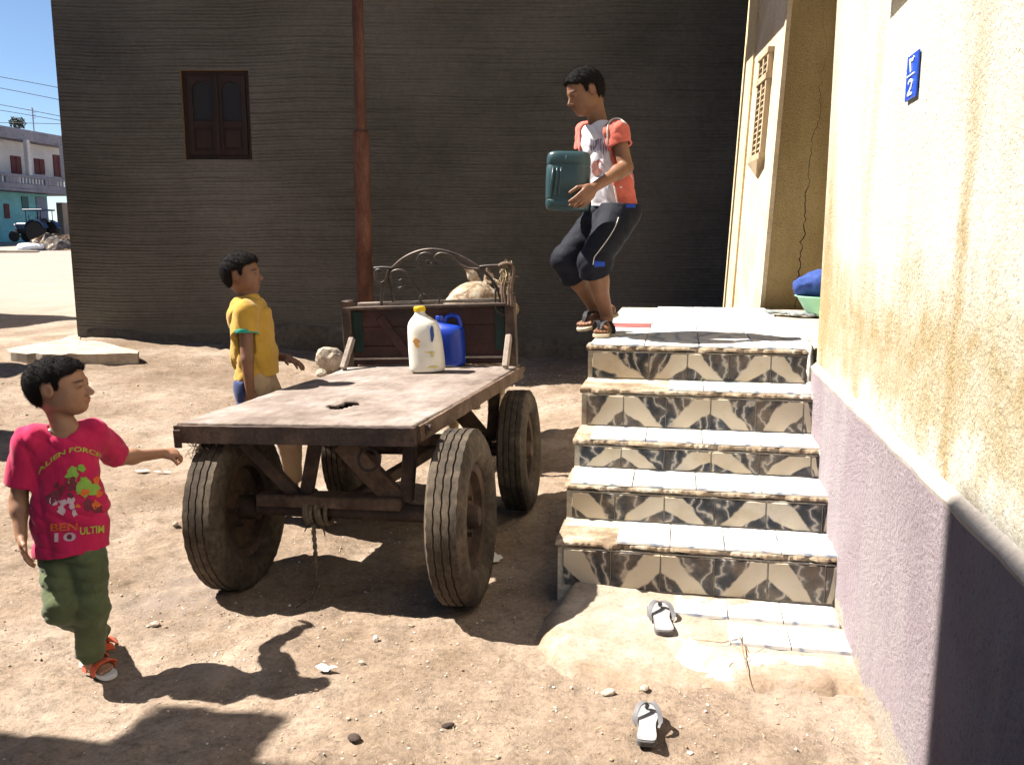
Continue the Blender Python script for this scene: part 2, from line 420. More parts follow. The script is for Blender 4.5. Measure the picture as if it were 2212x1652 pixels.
for i in range(NU):
    for j in range(NV): a = i * (NV + 1) + j; fs.append((a, a + NV + 1, a + NV + 2, a + 1))
ap.add(vs, fs); 
am, nt, b = newmat('earth_stained_concrete', .93, .15); co = coords(nt)
c_ = ramp(nt, noise(nt, co, 5, 7, .65), [(.32, (.27, .205, .15)), (.5, (.37, .30, .235)), (.68, (.46, .39, .32))])
sp_ = node(nt, 'ShaderNodeSeparateXYZ'); nt.links.new(co, sp_.inputs[0])
er = math_(nt, 'ADD', math_(nt, 'MAXIMUM', math_(nt, 'MULTIPLY_ADD', sp_.outputs[1], -2.6, 6.95), math_(nt, 'MULTIPLY_ADD', sp_.outputs[0], -4.5, .95)), math_(nt, 'MULTIPLY_ADD', noise(nt, co, 8, 8, .72), 2.6, -1.3))
er = ramp(nt, er, [(.05, 0), (.6, 1)]); c_ = mix(nt, er, c_, ramp(nt, noise(nt, co, 16, 7, .7), [(.3, (.19, .13, .085)), (.55, (.29, .205, .142)), (.75, (.38, .29, .21))]))
c_ = mix(nt, .7, c_, ramp(nt, noise(nt, co, 60, 6, .75), [(.34, .6), (.5, 1), (.7, 1.15)]), 'MULTIPLY')
nt.links.new(c_, b.inputs['Base Color']); bump(nt, b, noise(nt, co, 34, 7, .7), .55, .012)
apron = ap.build('concrete_apron', am, None, True, True); _ab = BVHTree.FromPolygons(ap.v, ap.f)
def apz(x, y, up=.002):
    h = _ab.ray_cast(Vector((x, y, 2)), Vector((0, 0, -1))); return (h[0].z if h[0] is not None else float(gh(x, y))) + up
tag(apron, 'worn concrete pad at the foot of the tiled stair', 'concrete pad')
for (u0, u1, v0, v1, nn) in ((.44, 1.0, -.17, -.012, 3), (.62, 1.02, -.345, -.182, 2)):
    for k in range(nn):
        a = u0 + (u1 - u0) * k / nn; b_ = u0 + (u1 - u0) * (k + 1) / nn
        o = quadtile('pad_tile', SP((a + b_) / 2, (v0 + v1) / 2, -.014 - .012 * (v0 < -.2)), b_ - a - .003, v1 - v0, .012, EZ, EX, EY, TW, k % 2, apron)
mw = mk('white_mortar_crust', [(.62, .58, .50), (.74, .71, .64)], 9, .9, .15, 60, .4, 70, .005)
rs = np.random.RandomState(5)
for (u, v, rx, ry) in ((.50, -.42, .05, .10), (.58, -.52, .05, .06), (.72, -.42, .06, .04), (.84, -.40, .07, .03), (.60, -.46, .03, .03)):
    n = 22; poly = [((1 + .22 * rs.randn()) * rx * math.cos(t), (1 + .2 * rs.randn()) * ry * math.sin(t)) for t in np.linspace(0, 2 * math.pi, n, endpoint=False)]
    m_ = MB(); pc = SP(u, v, 0); vs_ = []; nr = 5
    for k in range(nr + 1):
        for x, y in poly: q = pc + EX * x * k / nr + EY * y * k / nr; vs_.append((q.x, q.y, apz(q.x, q.y, .004 if k < nr else -.002)))
    m_.add(vs_, [(k * n + i, k * n + (i + 1) % n, (k + 1) * n + (i + 1) % n, (k + 1) * n + i) for k in range(nr) for i in range(n)]); m_.build('mortar_remnant', mw, apron, False)

# ------------------------------------------------------------------ house on the right
R0 = Vector((1.1838, 2.9736, 0))
def RW(s, d, z): return R0 + EY * s + EX * d + EZ * z
def rough_wall(name, c1, c2, stain, bs, hard, zstain=None, lows=None):
    m, nt, b = newmat(name, .92, .15); co = coords(nt)
    base = ramp(nt, noise(nt, co, 2.2, 6), [(.35, c1), (.65, c2)])
    st = ramp(nt, noise(nt, coords(nt, 'Object', (1.6, 1.6, .35)), 2.0, 7, .65), [(.47, 0), (.66, 1)])
    base = mix(nt, math_(nt, 'MULTIPLY', st, .5), base, stain)
    sp = node(nt, 'ShaderNodeSeparateXYZ'); nt.links.new(co, sp.inputs[0])
    if zstain:                                     # a brown tide line and a run-off streak that the wall itself has
        zz = math_(nt, 'ADD', sp.outputs[2], math_(nt, 'MULTIPLY_ADD', noise(nt, co, 6, 4), .5, -.25))
        for c_, w_, k_ in zstain:
            band = ramp(nt, math_(nt, 'ABSOLUTE', math_(nt, 'SUBTRACT', zz, c_)), [(0, 1), (w_, 0)])
            base = mix(nt, math_(nt, 'MULTIPLY', math_(nt, 'MULTIPLY', band, noise(nt, co, 9, 6, .7)), k_), base, stain)
        yy = math_(nt, 'ADD', sp.outputs[1], math_(nt, 'MULTIPLY_ADD', noise(nt, co, 7, 5), .16, -.08))
        for c_, w_, k_ in ((1.93, .06, 1.8), (3.70, .26, 2.1)):
            band = ramp(nt, math_(nt, 'ABSOLUTE', math_(nt, 'SUBTRACT', yy, c_)), [(0, 1), (w_, 0)])
            top = ramp(nt, math_(nt, 'MULTIPLY', sp.outputs[2], .5), [(.72, 1), (.98, 0)])
            base = mix(nt, math_(nt, 'MULTIPLY', math_(nt, 'MULTIPLY', band, math_(nt, 'MULTIPLY', top, noise(nt, co, 16, 6, .7))), k_), base, stain)
    rc = noise(nt, co, 62, 6, .7)
    spk = ramp(nt, noise(nt, co, 75, 4, .65), [(.34, .45), (.44, 1)])
    base = mix(nt, .55, base, spk, 'MULTIPLY')
    if lows:
        zz = math_(nt, 'ADD', sp.outputs[2], math_(nt, 'MULTIPLY_ADD', noise(nt, co, 4, 6), .5, -.25))
        base = mix(nt, ramp(nt, zz, [(lows, 1), (lows + .02, 0)]), base, (.50, .43, .36))
    nt.links.new(base, b.inputs['Base Color'])
    bump(nt, b, ramp(nt, rc, [(.34, 0), (.66, 1)]), bs, hard); bump(nt, b, noise(nt, co, 160, 3), .3, .003)
    return m
cream = rough_wall('cream_roughcast', (.71, .66, .55), (.78, .74, .645), (.45, .33, .17), .9, .009, ((1.12, .24, 1.7), (.98, .1, 1.0)))
ochre = rough_wall('ochre_roughcast', (.42, .31, .15), (.50, .38, .19), (.29, .19, .075), .9, .010)
plaster = mk('sandy_plaster', [(.50, .38, .26), (.60, .48, .33), (.66, .56, .42)], 3, .9, .2, 40, .4, 50, .006)
pinkp = rough_wall('dusty_pink_roughcast', (.34, .27, .295), (.43, .355, .38), (.50, .45, .45), 1.0, .010, None, .11)
wood = mk('weathered_wood', [(.20, .125, .07), (.32, .21, .12)], 5, .75, .3, 40, .3, 60, .003, .3, 0, (1, 1, .15))
house = thing('plastered_house', 'cream roughcast house with dusty pink base beside the tiled stair', 'house', tuple(RW(0, 0, 0)))
def hbox(mb, s0, s1, d0, d1, z0, z1, ch=.006):
    return mb.box(RW((s0 + s1) / 2, (d0 + d1) / 2, (z0 + z1) / 2), (d1 - d0, s1 - s0, z1 - z0), M3, ch)
WS0, WS1, WZ0, WZ1 = -1.25, -.18, 2.06, 3.3
mb = MB(); hbox(mb, -5, .865, 0, .3, .86, WZ0, 1e-5); hbox(mb, -5, .865, 0, .3, WZ1, 5.6, 1e-5); hbox(mb, WS1, .865, 0, .3, WZ0, WZ1, 1e-5); hbox(mb, -5, WS0, 0, .3, WZ0, WZ1, 1e-5)
mb.build('wall', cream, house, False)
mb = MB(); hbox(mb, .565, .865, .3, 1.75, .7, 5.6, .004); hbox(mb, .865, 4.4, 1.5, 1.75, .7, 5.6, .004); mb.build('doorway_wall', ochre, house, False)
mb = MB(); hbox(mb, -5, .862, -.022, .29, -.2, .842, .01); mb.build('base_course', pinkp, house, False)
# sloping cement ledge on the base course
n = 60; vs = []; fs = []
for k in range(n + 1):
    s_ = -5 + 5.862 * k / n; j = .004 * random.uniform(-1, 1)
    for d, z in ((-.0215 + j * .4, .826), (-.026 + j * .5, .842 + j), (-.001, .864 + j * .5), (.02, .866), (.02, .826)): vs.append(RW(s_, d, z))
for k in range(n):
    for i in range(5): fs.append((k * 5 + i, k * 5 + 5 + i, k * 5 + 5 + (i + 1) % 5, k * 5 + (i + 1) % 5))
fs += [(0, 1, 2, 3, 4), tuple(n * 5 + i for i in range(5))[::-1]]
mb = MB(); mb.add(vs, fs); mb.build('ledge', mk('pale_cement', [(.36, .31, .27), (.46, .41, .37)], 9, .9, .2, 60, .4, 60, .004), house, False)
# window of the near wall (only a corner shows)
win = MB(); hbox(win, WS0, WS1, .11, .15, WZ0, WZ0 + .06); hbox(win, WS0, WS1, .11, .15, WZ1 - .06, WZ1); hbox(win, WS0, WS0 + .06, .112, .148, WZ0 + .06, WZ1 - .06); hbox(win, WS1 - .06, WS1, .112, .148, WZ0 + .06, WZ1 - .06); hbox(win, -.75, -.68, .112, .148, WZ0 + .06, WZ1 - .06)
wo = win.build('window', wood, house, False)
mb = MB(); hbox(mb, WS0 + .06, -.75, .12, .135, WZ0 + .06, WZ1 - .06, .002); mb.build('shutter_leaf', wood, wo, False)
mb = MB(); hbox(mb, -.68, WS1 - .06, .12, .135, WZ0 + .06, WZ1 - .06, .002); mb.build('shutter_leaf', wood, wo, False)
# roof slab, back and flank close the house
mb = MB(); hbox(mb, -5, 7, .3, 5, 5.35, 5.62, .01); mb.build('roof', plaster, house, False)
mb = MB(); hbox(mb, -5, 4.6, 4.7, 5, -.2, 5.35, .01); hbox(mb, -5, -4.7, .3, 4.7, -.2, 5.35, .01); mb.build('back_wall', cream, house, False)
# white mortar fillet where the stair meets the wall
pts = []
for i in range(5):
    for k in range(5): pts.append(SP(SW - .022 + random.uniform(-.004, .004), i * ST - .006, zt[i] + RS[i] * k / 5))
    for k in range(5): pts.append(SP(SW - .022 + random.uniform(-.004, .004), i * ST + (ST if i < 4 else .3) * k / 5, zt[i + 1] + .002))
mb = MB(); mb.tube(pts, [random.uniform(.009, .02) for _ in pts], 7); mb.build('mortar_fillet', mk('lime_mortar', [(.56, .50, .42), (.70, .66, .58)], 12, .92, .2, 60, .5, 60, .006), house, False, True)
# far block of the same house: lit flank with louvred shutter, shaded end wall with a crack
A5 = R(5); E5 = Vector((math.sin(A5), math.cos(A5), 0)); X5 = Vector((math.cos(A5), -math.sin(A5), 0)); C5 = Vector((1.867, 6.53, 0)); M5 = Matrix((X5, E5, EZ)).transposed()
def FB(s, d, z): return C5 + E5 * s + X5 * (d + .045 * (z - .888)) + EZ * z
def fbox(mb, s0, s1, d0, d1, z0, z1):
    vs = [FB(s, d, z) for s in (s0, s1) for d in (d0, d1) for z in (z0, z1)]
    return mb.add(vs, [(0, 1, 3, 2), (4, 6, 7, 5), (0, 4, 5, 1), (2, 3, 7, 6), (0, 2, 6, 4), (1, 5, 7, 3)])
mb = MB(); fbox(mb, .03, 1.72, 0, .35, -.2, 5.35); mb.build('flank_wall', plaster, house, False)
mb = MB(); fbox(mb, .004, .03, .016, 2.2, -.2, 5.35); mb.build('end_wall', ochre, house, False)
mb = MB(); fbox(mb, 1.25, 1.74, -.018, .003, -.2, 5.35); mb.build('pilaster', mk('yellow_plaster', [(.62, .47, .26), (.70, .56, .36)], 3, .9, .2, 40, .4, 50, .006), house, False)
mb = MB(); fbox(mb, .0, .05, -.012, .02, -.2, 5.35); mb.build('corner_bead', plaster, house, False)
mb = MB(); fbox(mb, -.3, 1.74, -1.0, .6, 4.1, 4.28); mb.build('balcony', plaster, house, False)
_cx = .24; pts = []
for z in np.linspace(.90, 3.3, 90):
    _cx += random.uniform(-.016, .0175); pts.append(FB(.0045, _cx + random.uniform(-.006, .006), z + random.uniform(-.008, .008)))
mb = MB(); mb.tube(pts, [max(.0012, .0048 * (1 - k / 95) * random.uniform(.6, 1.3)) for k in range(90)], 4); mb.build('crack', mk('dark_crack', [(.02, .015, .01)], 1, 1), house, False)
# louvred shutter
P_ = C5 - X5 * .02
vent = MB()
q0 = onp(1632, 335, P_, X5); q1 = onp(1612, 345, P_, X5); q2 = onp(1640, 115, P_, X5)
s_a = (q0 - C5).dot(E5); s_b = (q1 - C5).dot(E5) ; z_a = q0.z + .02; z_b = q2.z
fr = [(s_a, s_a + .045), ((s_a + s_b) / 2 - .02, (s_a + s_b) / 2 + .02), (s_b - .045, s_b)]
for a, b_ in fr: fbox(vent, a, b_, -.04, .01, z_a, z_b)
for z0_, z1_ in ((z_a - .05, z_a), (z_a + (z_b - z_a) * .74, z_a + (z_b - z_a) * .8), (z_b, z_b + .04)): fbox(vent, s_a - .01, s_b + .01, -.05, .01, z0_, z1_)
palew2 = mk('sun_bleached_shutter', [(.36, .27, .17), (.46, .36, .24)], 5, .85, .25, 40, .3, 60, .003, .2, 0, (1, 1, .15)); shut = vent.build('shutter', palew2, house, False)
for a, b_ in ((fr[0][1], fr[1][0]), (fr[1][1], fr[2][0])):
    for k in range(15):
        z = z_a + .03 + (z_b - z_a - .05) * k / 15
        sl = MB(); vs = [FB(s, d, z + dz) for s in (a, b_) for d, dz in ((-.036, 0), (-.036, .008), (-.008, .036), (-.008, .028))]
        sl.add(vs, [(0, 1, 2, 3), (7, 6, 5, 4), (0, 4, 5, 1), (1, 5, 6, 2), (2, 6, 7, 3), (3, 7, 4, 0)]); sl.build('slat', palew2, shut, False)
# sill bracket under the shutter
mb = MB(); mb.add([FB(s, d, z) for s, d, z in ((s_a - .02, 0, z_a - .05), (s_b + .02, 0, z_a - .05), (s_b + .02, -.06, z_a - .05), (s_a - .02, -.06, z_a - .05), ((s_a + s_b) / 2, 0, z_a - .19), ((s_a + s_b) / 2, -.02, z_a - .17))], [(0, 1, 2, 3), (0, 4, 1), (3, 2, 5), (0, 3, 5, 4), (1, 4, 5, 2)]); mb.build('sill_bracket', palew2, shut, False)

# number plate
enam = mk('blue_enamel', [(.015, .06, .42), (.025, .09, .52)], 30, .3, .25, 90, 0, 1, .1, .5); wht = mk('white_enamel', [(.78, .80, .82)], 1, .35)
pq0 = onp(1961, 208, RW(0, -.004, 0), EX); pq1 = onp(1985, 121, RW(0, -.004, 0), EX)
sc_ = ((pq0 - R0).dot(EY) + (pq1 - R0).dot(EY)) / 2; PW, PH = .085, .115; zc = (pq0.z + pq1.z) / 2; PH = .118; PW = .115
plate = thing('number_plate', 'small blue enamel house number plate on the cream wall', 'number plate', tuple(RW(sc_, -.006, zc)))
mb = MB(); mb.box(RW(sc_, -.006, zc), (.006, PW, PH), M3, .002); mb.build('plate', enam, plate, False)
def stroke(mb, pts, w, s0, z0):
    "flat brush stroke on the plate; x grows to the right as one faces the wall (towards -EY)"
    for (x0, y0), (x1, y1) in zip(pts, pts[1:]):
        a = RW(s0 - x0, -.0105, z0 + y0); b_ = RW(s0 - x1, -.0105, z0 + y1); mb.beam(a, b_, .002, w, (EX.cross((b_ - a).normalized())), .0003)
mb = MB()
stroke(mb, [(-.022, .048), (-.008, .042), (.004, .046), (.012, .042), (.022, .050)], .007, sc_, zc - .002); stroke(mb, [(-.022, .048), (-.012, .03), (-.004, .012)], .008, sc_, zc)
stroke(mb, [(-.040, .004), (.040, .004)], .004, sc_, zc)
stroke(mb, [(-.022, -.016), (-.008, -.010), (.010, -.010), (.020, -.018), (.014, -.028), (-.022, -.046), (.024, -.046)], .007, sc_, zc)
mb.build('numerals', wht, plate, False)

# ------------------------------------------------------------------ combed cement house at the back
BY, BX0, BX1, BZ0, BZ1 = 10.2, -5.1, 4.2, -.3, 7.6
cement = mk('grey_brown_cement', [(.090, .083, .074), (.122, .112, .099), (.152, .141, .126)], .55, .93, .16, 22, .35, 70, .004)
back = thing('cement_house', 'tall grey cement house with combed plaster across the lane', 'house', (BX0, BY, .3))
OX0, OX1, OZ0, OZ1 = -3.72, -2.953, 2.295, 3.27
PER = .037
def comb(name, x0, x1, z0, z1):
    nx = max(2, int((x1 - x0) / .11)); xs = np.linspace(x0, x1, nx + 1)
    k0, k1 = math.ceil(z0 / PER - .2), math.floor(z1 / PER - .8)
    rows = [(z0, 0, 0)]
    for k in range(k0, k1 + 1):
        for fz, dep in ((.0, 0), (.50, 0), (.60, 1), (.90, 1)): rows.append(((k + fz) * PER, dep, k))
    rows.append((z1, 0, 0)); vs = []
    for z, dep, k in rows:
        edge = np.minimum(1, np.minimum(abs(z - z0), abs(z1 - z)) / .05)
        wob = .035 * vnoise(xs, z * .35, .9, 50) + .014 * vnoise(xs, z * .8, 2.6, 51) + .008 * vnoise(xs, z * 3, 6, 52)
        dp = .011 * dep * np.clip(.72 + 1.1 * vnoise(xs + k * 7.3, k * 1.7, 1.6, 53), .1, 1.2) * float(sstep(.30, .45, z)) * (1 if z0 < z < z1 else 0)
        und = .012 * vnoise(xs, z, 1.3, 54)
        for x, w, d, u in zip(xs, wob * edge, dp, und): vs.append((x, BY + d + u * 0, z + w))
    nr = len(rows); nxx = nx + 1; fs = []
    for i in range(nr - 1):
        for j in range(nx): a = i * nxx + j; fs.append((a, a + 1, a + nxx + 1, a + nxx))
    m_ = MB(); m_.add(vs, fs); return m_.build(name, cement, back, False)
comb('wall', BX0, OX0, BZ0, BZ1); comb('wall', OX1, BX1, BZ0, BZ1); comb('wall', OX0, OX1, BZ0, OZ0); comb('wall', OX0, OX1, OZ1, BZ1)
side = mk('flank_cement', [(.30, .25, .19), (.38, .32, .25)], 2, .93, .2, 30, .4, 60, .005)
mb = MB(); mb.add([(BX0, BY, BZ0), (BX0, BY + 9, BZ0), (BX0, BY + 9, BZ1), (BX0, BY, BZ1)], [(3, 2, 1, 0)])
mb.add([(BX0, BY, BZ1), (BX1, BY, BZ1), (BX1, BY + 9, BZ1), (BX0, BY + 9, BZ1)], [(0, 1, 2, 3)])
mb.add([(BX1, BY, BZ0), (BX1, BY + 9, BZ0), (BX1, BY + 9, BZ1), (BX1, BY, BZ1)], [(0, 1, 2, 3)]); mb.build('side_walls', side, back, False)
# window: plastered reveal, two leaves with arched panes above and raised panels below
rev = MB(); dR = .10
for (a, b_) in (((OX0, OZ0), (OX1, OZ0)), ((OX1, OZ0), (OX1, OZ1)), ((OX1, OZ1), (OX0, OZ1)), ((OX0, OZ1), (OX0, OZ0))):
    rev.add([(a[0], BY, a[1]), (b_[0], BY, b_[1]), (b_[0], BY + dR, b_[1]), (a[0], BY + dR, a[1])], [(0, 1, 2, 3)])
rv = rev.build('window_reveal', mk('ochre_reveal', [(.20, .135, .075), (.26, .18, .105)], 5, .9, .2, 40, .3, 50, .004), back, False)
dwood = mk('dark_red_wood', [(.018, .010, .008), (.034, .016, .012)], 4, .55, .3, 30, .2, 60, .002, .35, 0, (1, 1, .2))
gl, ntg, bg = newmat('dark_window_glass', .12, .5); bg.inputs['Base Color'].default_value = (.02, .024, .032, 1)
yF = BY + dR - .05; W = OX1 - OX0
fr = MB()
def wbox(mb, x0, x1, z0, z1, y0, y1, ch=.004): return mb.box(((x0 + x1) / 2, (y0 + y1) / 2, (z0 + z1) / 2), (x1 - x0, y1 - y0, z1 - z0), None, ch)
wbox(fr, OX0, OX0 + .05, OZ0, OZ1, yF, yF + .06); wbox(fr, OX1 - .05, OX1, OZ0, OZ1, yF, yF + .06); wbox(fr, OX0 + .05, OX1 - .05, OZ1 - .05, OZ1, yF, yF + .06); wbox(fr, OX0 + .05, OX1 - .05, OZ0, OZ0 + .05, yF, yF + .06)
wf = fr.build('window_frame', dwood, back, False)
for sgn in (0, 1):
    x0 = OX0 + .052 + sgn * (W / 2 - .05); x1 = x0 + W / 2 - .054; z0, z1 = OZ0 + .052, OZ1 - .052; lf = MB(); t = .055; zm = z0 + (z1 - z0) * .40
    wbox(lf, x0, x0 + t, z0, z1, yF - .012, yF + .03); wbox(lf, x1 - t, x1, z0, z1, yF - .012, yF + .03); wbox(lf, x0 + t, x1 - t, z0, z0 + t, yF - .01, yF + .028); wbox(lf, x0 + t, x1 - t, zm - .04, zm + .03, yF - .01, yF + .028)
    n = 12; cx, hw, zt_ = (x0 + x1) / 2, (x1 - x0) / 2 - t, z1 - .17      # arched head rail
    poly = [(cx - hw, z1)] + [(cx - hw * math.cos(math.pi * k / n), zt_ + .11 * math.sin(math.pi * k / n)) for k in range(n + 1)] + [(cx + hw, z1)]
    lf.prism([(x, z) for x, z in poly], (0, yF - .009, 0), (1, 0, 0), (0, 0, 1), (0, 1, 0), .036)
    leaf = lf.build('shutter_leaf', dwood, back, False)
    mb = MB(); wbox(mb, x0 + t, x1 - t, zm + .03, z1 - .02, yF + .012, yF + .018, .001); mb.build('pane', gl, leaf, False)
    mb = MB(); wbox(mb, x0 + t, x1 - t, z0 + t, zm - .04, yF + .008, yF + .02, .001); wbox(mb, x0 + t + .025, x1 - t - .025, z0 + t + .03, zm - .07, yF - .006, yF + .012, .008); mb.build('panel', dwood, leaf, False)
mb = MB(); wbox(mb, (OX0 + OX1) / 2 - .02, (OX0 + OX1) / 2 + .02, OZ0 + .055, OZ1 - .055, yF - .03, yF - .013); mb.build('meeting_bead', dwood, back, False)
mb = MB(); mb.box(((BX0 + BX1) / 2 + .2, BY - .5, 5.4), (BX1 - BX0 - .4, 1.0, 1.4), None, .02); mb.build('shade_overhang', side, back, False)  # unseen overhang added to darken the wall and lengthen its ground shadow
# plain footing band and rubble-rendered foot of the wall
vs = []; fs = []; nx = 90
for k in range(nx + 1):
    x = BX0 + .12 + (BX1 - BX0 - .12) * k / nx; zt1 = .36 + .16 * float(vnoise(x, 0, 1.5, 60)) + .05 * float(vnoise(x, 0, 7, 62)) - .12 * sstep(-3.5, 1, x)
    for y, z in ((BY - .05 + .02 * float(vnoise(x, 1, 4, 61)), BZ0), (BY - .032 + .02 * float(vnoise(x, 2, 4, 61)), zt1 - .12), (BY - .004, zt1), (BY + .02, zt1)): vs.append((x, y, z))
for k in range(nx):
    for i in range(3): a = k * 4 + i; fs.append((a, a + 4, a + 5, a + 1))
mb = MB(); mb.add(vs, fs); mb.build('footing', mk('dark_render', [(.10, .082, .064), (.15, .125, .098)], 2.5, .95, .3, 18, .7, 30, .02), back, False, True)

# rusty pole
rust = mk('rusty_steel', [(.06, .026, .017), (.12, .050, .032), (.19, .09, .06)], 5, .75, .3, 60, .4, 90, .002, .3, .15, (1, 1, .35))
pb = at(789, 640, 8.9); g0 = float(gh(pb.x, 8.9)); pole = thing('steel_pole', 'tall rusty steel pole standing between the cart and the cement house', 'pole', (pb.x, 8.9, g0))
pt = at(772, 0, 8.9); zj = at(778, 287, 8.9).z; rl, ru = .081, .054
lean = (pt.x - pb.x) / (pt.z - pb.z)
X = lambda z: (pb.x + (z - pb.z) * lean, 8.9, z)
mb = MB(); mb.tube([X(g0 - .2), X(zj - .05), X(zj)], [rl, rl, rl * .98], 24); smooth_angle(mb.build('lower_pipe', rust, pole, False))
mb = MB(); mb.tube([X(zj - .1), X(7.6)], ru, 24); smooth_angle(mb.build('upper_pipe', rust, pole, False))
mb = MB(); mb.tube([X(zj - .004), X(zj + .03)], [rl * .99, ru * 1.05], 24); smooth_angle(mb.build('weld_collar', rust, pole, False))

# raised concrete slab at the left corner of the cement house
mb = MB(); zs = .275
pl = [gz(15, 752, zs), gz(110, 738, zs), gz(170, 722, zs), gz(176, 735, zs), gz(232, 741, zs), gz(300, 758, zs), gz(298, 762, zs), gz(210, 764, zs), gz(110, 765, zs), gz(20, 762, zs)]
c0 = Vector((-4.6, 9.2, zs)); ring = []
for a, b_ in zip(pl, pl[1:] + pl[:1]):
    for k in range(5): q = a.lerp(b_, k / 5); ring.append(Vector((q.x + random.uniform(-.012, .012), q.y + random.uniform(-.012, .012), zs + random.uniform(-.008, .008))))
n = len(ring); vs = [c0] + ring + [q + Vector((0, -.01, -.28)) for q in ring]; fs = [(0, 1 + i, 1 + (i + 1) % n) for i in range(n)] + [(1 + i, 1 + n + i, 1 + n + (i + 1) % n, 1 + (i + 1) % n) for i in range(n)]
mb.add(vs, fs); o = mb.build('concrete_slab', conc, None); bm = bmesh.new(); bm.from_mesh(o.data); bmesh.ops.recalc_face_normals(bm, faces=bm.faces); bm.to_mesh(o.data); bm.free()
tag(o, 'thin broken concrete slab at the corner of the cement house', 'slab')

# houses out of frame on the left whose shadows reach into the lane
mud = mk('mud_plaster', [(.30, .23, .16), (.40, .31, .22)], 1.5, .93, .2, 30, .4, 60, .006)
def sidehouse(pts, H_, label, parapet=.0):
    c = sum((Vector((*p, 0)) for p in pts), Vector()) / len(pts); t = thing('mud_plastered_house', label, 'house', (c.x, c.y, 0))
    mb = MB(); mb.prism(pts, (0, 0, -.4), (1, 0, 0), (0, 1, 0), (0, 0, 1), H_ + .4); o = mb.build('wall', mud, t, False)
    bm = bmesh.new(); bm.from_mesh(o.data); bmesh.ops.recalc_face_normals(bm, faces=bm.faces); bm.to_mesh(o.data); bm.free()
    return t
hs = sidehouse([(-3.5, 2.76), (-9.5, 3.88), (-11, -4.5), (-5.2, -5.6)], 6.5, 'tall plastered house beyond the left edge shading the lane')
mb = MB(); mb.box((-3.70, 2.88, 3.55), (.30, .30, .22), (0, 0, -A), .02); mb.build('shadow_bump_box', mud, hs, False)  # unseen box, added only to give the house shadow its bump
sidehouse([(-5.95, 6.9), (-9, 7.3), (-9, 6.4), (-5.95, 6.2)], 3.55, 'low plastered house beyond the left edge')
sidehouse([(-7.2, 9.1), (-10, 9.9), (-10.5, 8.9), (-7.3, 8.55)], 3.45, 'second low plastered house beyond the left edge')
sidehouse([(-8.6, 12.9), (-12, 13.5), (-13, 11), (-9.7, 10.9)], 3.75, 'third low plastered house further up the street')

# ------------------------------------------------------------------ the far side of the street
fa = R(9); FE = Vector((math.sin(fa), math.cos(fa), 0)); FN = Vector((math.cos(fa), -math.sin(fa), 0)); FP = Vector((-27.2, 46, 0)); MF = Matrix((FN, FE, EZ)).transposed()
def fh(px, py, off=0):
    q = onp(px, py, FP + FN * off, FN); return (q - FP).dot(FE), q.z
def fbx(mb, p0, p1, d0, d1, ch=.02, off=0):
    "box on the far facade between photo points p0 (upper left) and p1 (lower right), d0..d1 out of the wall"
    s0, z1 = fh(*p0, off); s1, z0 = fh(*p1, off)
    z1b = z1
    c = FP + FE * ((s0 + s1) / 2) + FN * ((d0 + d1) / 2) + EZ * ((z0 + z1) / 2)
    mb.box(c, (abs(d1 - d0), abs(s1 - s0), abs(z1 - z0)), MF, ch); return (s0, s1, z0, z1)
def fs_(mb, s0, s1, d0, d1, z0, z1, ch=.02):
    return mb.box(FP + FE * ((s0 + s1) / 2) + FN * ((d0 + d1) / 2) + EZ * ((z0 + z1) / 2), (abs(d1 - d0), abs(s1 - s0), abs(z1 - z0)), MF, ch)
whitew = mk('whitewash', [(.52, .50, .50), (.62, .60, .60)], 1, .9, .15, 12, .2, 20, .01)
turq = mk('turquoise_paint', [(.16, .42, .46), (.22, .52, .55)], 1, .8, .15, 8, .2, 20, .01)
greyc = mk('grey_balcony_concrete', [(.20, .20, .24), (.28, .27, .31)], 1, .9, .2, 8, .2, 20, .01)
redw = mk('maroon_shutter_paint', [(.10, .03, .035), (.14, .045, .045)], 3, .7, .2, 10)
base_z = 1.0
zb0 = fh(0, 405, 1.1)[1]; zbt = fh(0, 373, 1.1)[1]; zr = fh(0, 300)[1]; zp = fh(0, 276)[1]; SEND = fh(141, 420)[0]; S_0 = -9
fhouse = thing('balcony_house', 'far two storey house with turquoise ground floor and balcony', 'house', tuple(FP + EZ * base_z))
mb = MB(); fs_(mb, S_0, SEND - 1.6, -6, 0, base_z - .6, zb0 + .05); mb.build('ground_floor_wall', turq, fhouse, False)
mb = MB(); fs_(mb, S_0, SEND, -6.02, .002, zb0 + .05, zr); mb.build('upper_wall', whitew, fhouse, False)
mb = MB(); fs_(mb, S_0 - .02, SEND + .02, -6.1, 1.15, zb0 - .12, zb0 + .04); fs_(mb, S_0, SEND, 1.0, 1.14, zb0 + .04, zb0 + .3); fs_(mb, S_0, SEND, 1.0, 1.14, zbt - .14, zbt + .02); mb.build('balcony', greyc, fhouse, False)
bal = []
s = S_0 + .2
while s < SEND:
    mb = MB(); wide = (int((s - S_0) / .25) % 12) in (0, 1, 2, 3)
    fs_(mb, s, s + (.26 if wide else .11), 1.02 if not wide else 1.005, 1.12 if not wide else 1.135, zb0 + .3, zbt - .14)
    mb.build('baluster', greyc if wide else whitew, fhouse, False); s += .25
mb = MB(); fs_(mb, S_0 - .1, SEND + .1, -6.1, .7, zr, zr + .55); fs_(mb, S_0, SEND, .52, .64, zp - .12, zp + .02); mb.build('roof', greyc, fhouse, False)
s = S_0 + .2
while s < SEND:
    mb = MB(); wide = (int((s - S_0) / .25) % 13) in (0, 1, 2, 3, 4, 5)
    fs_(mb, s, s + (.26 if wide else .11), .53, .63, zr + .55, zp - .12); mb.build('parapet_baluster', greyc if wide else whitew, fhouse, False); s += .25
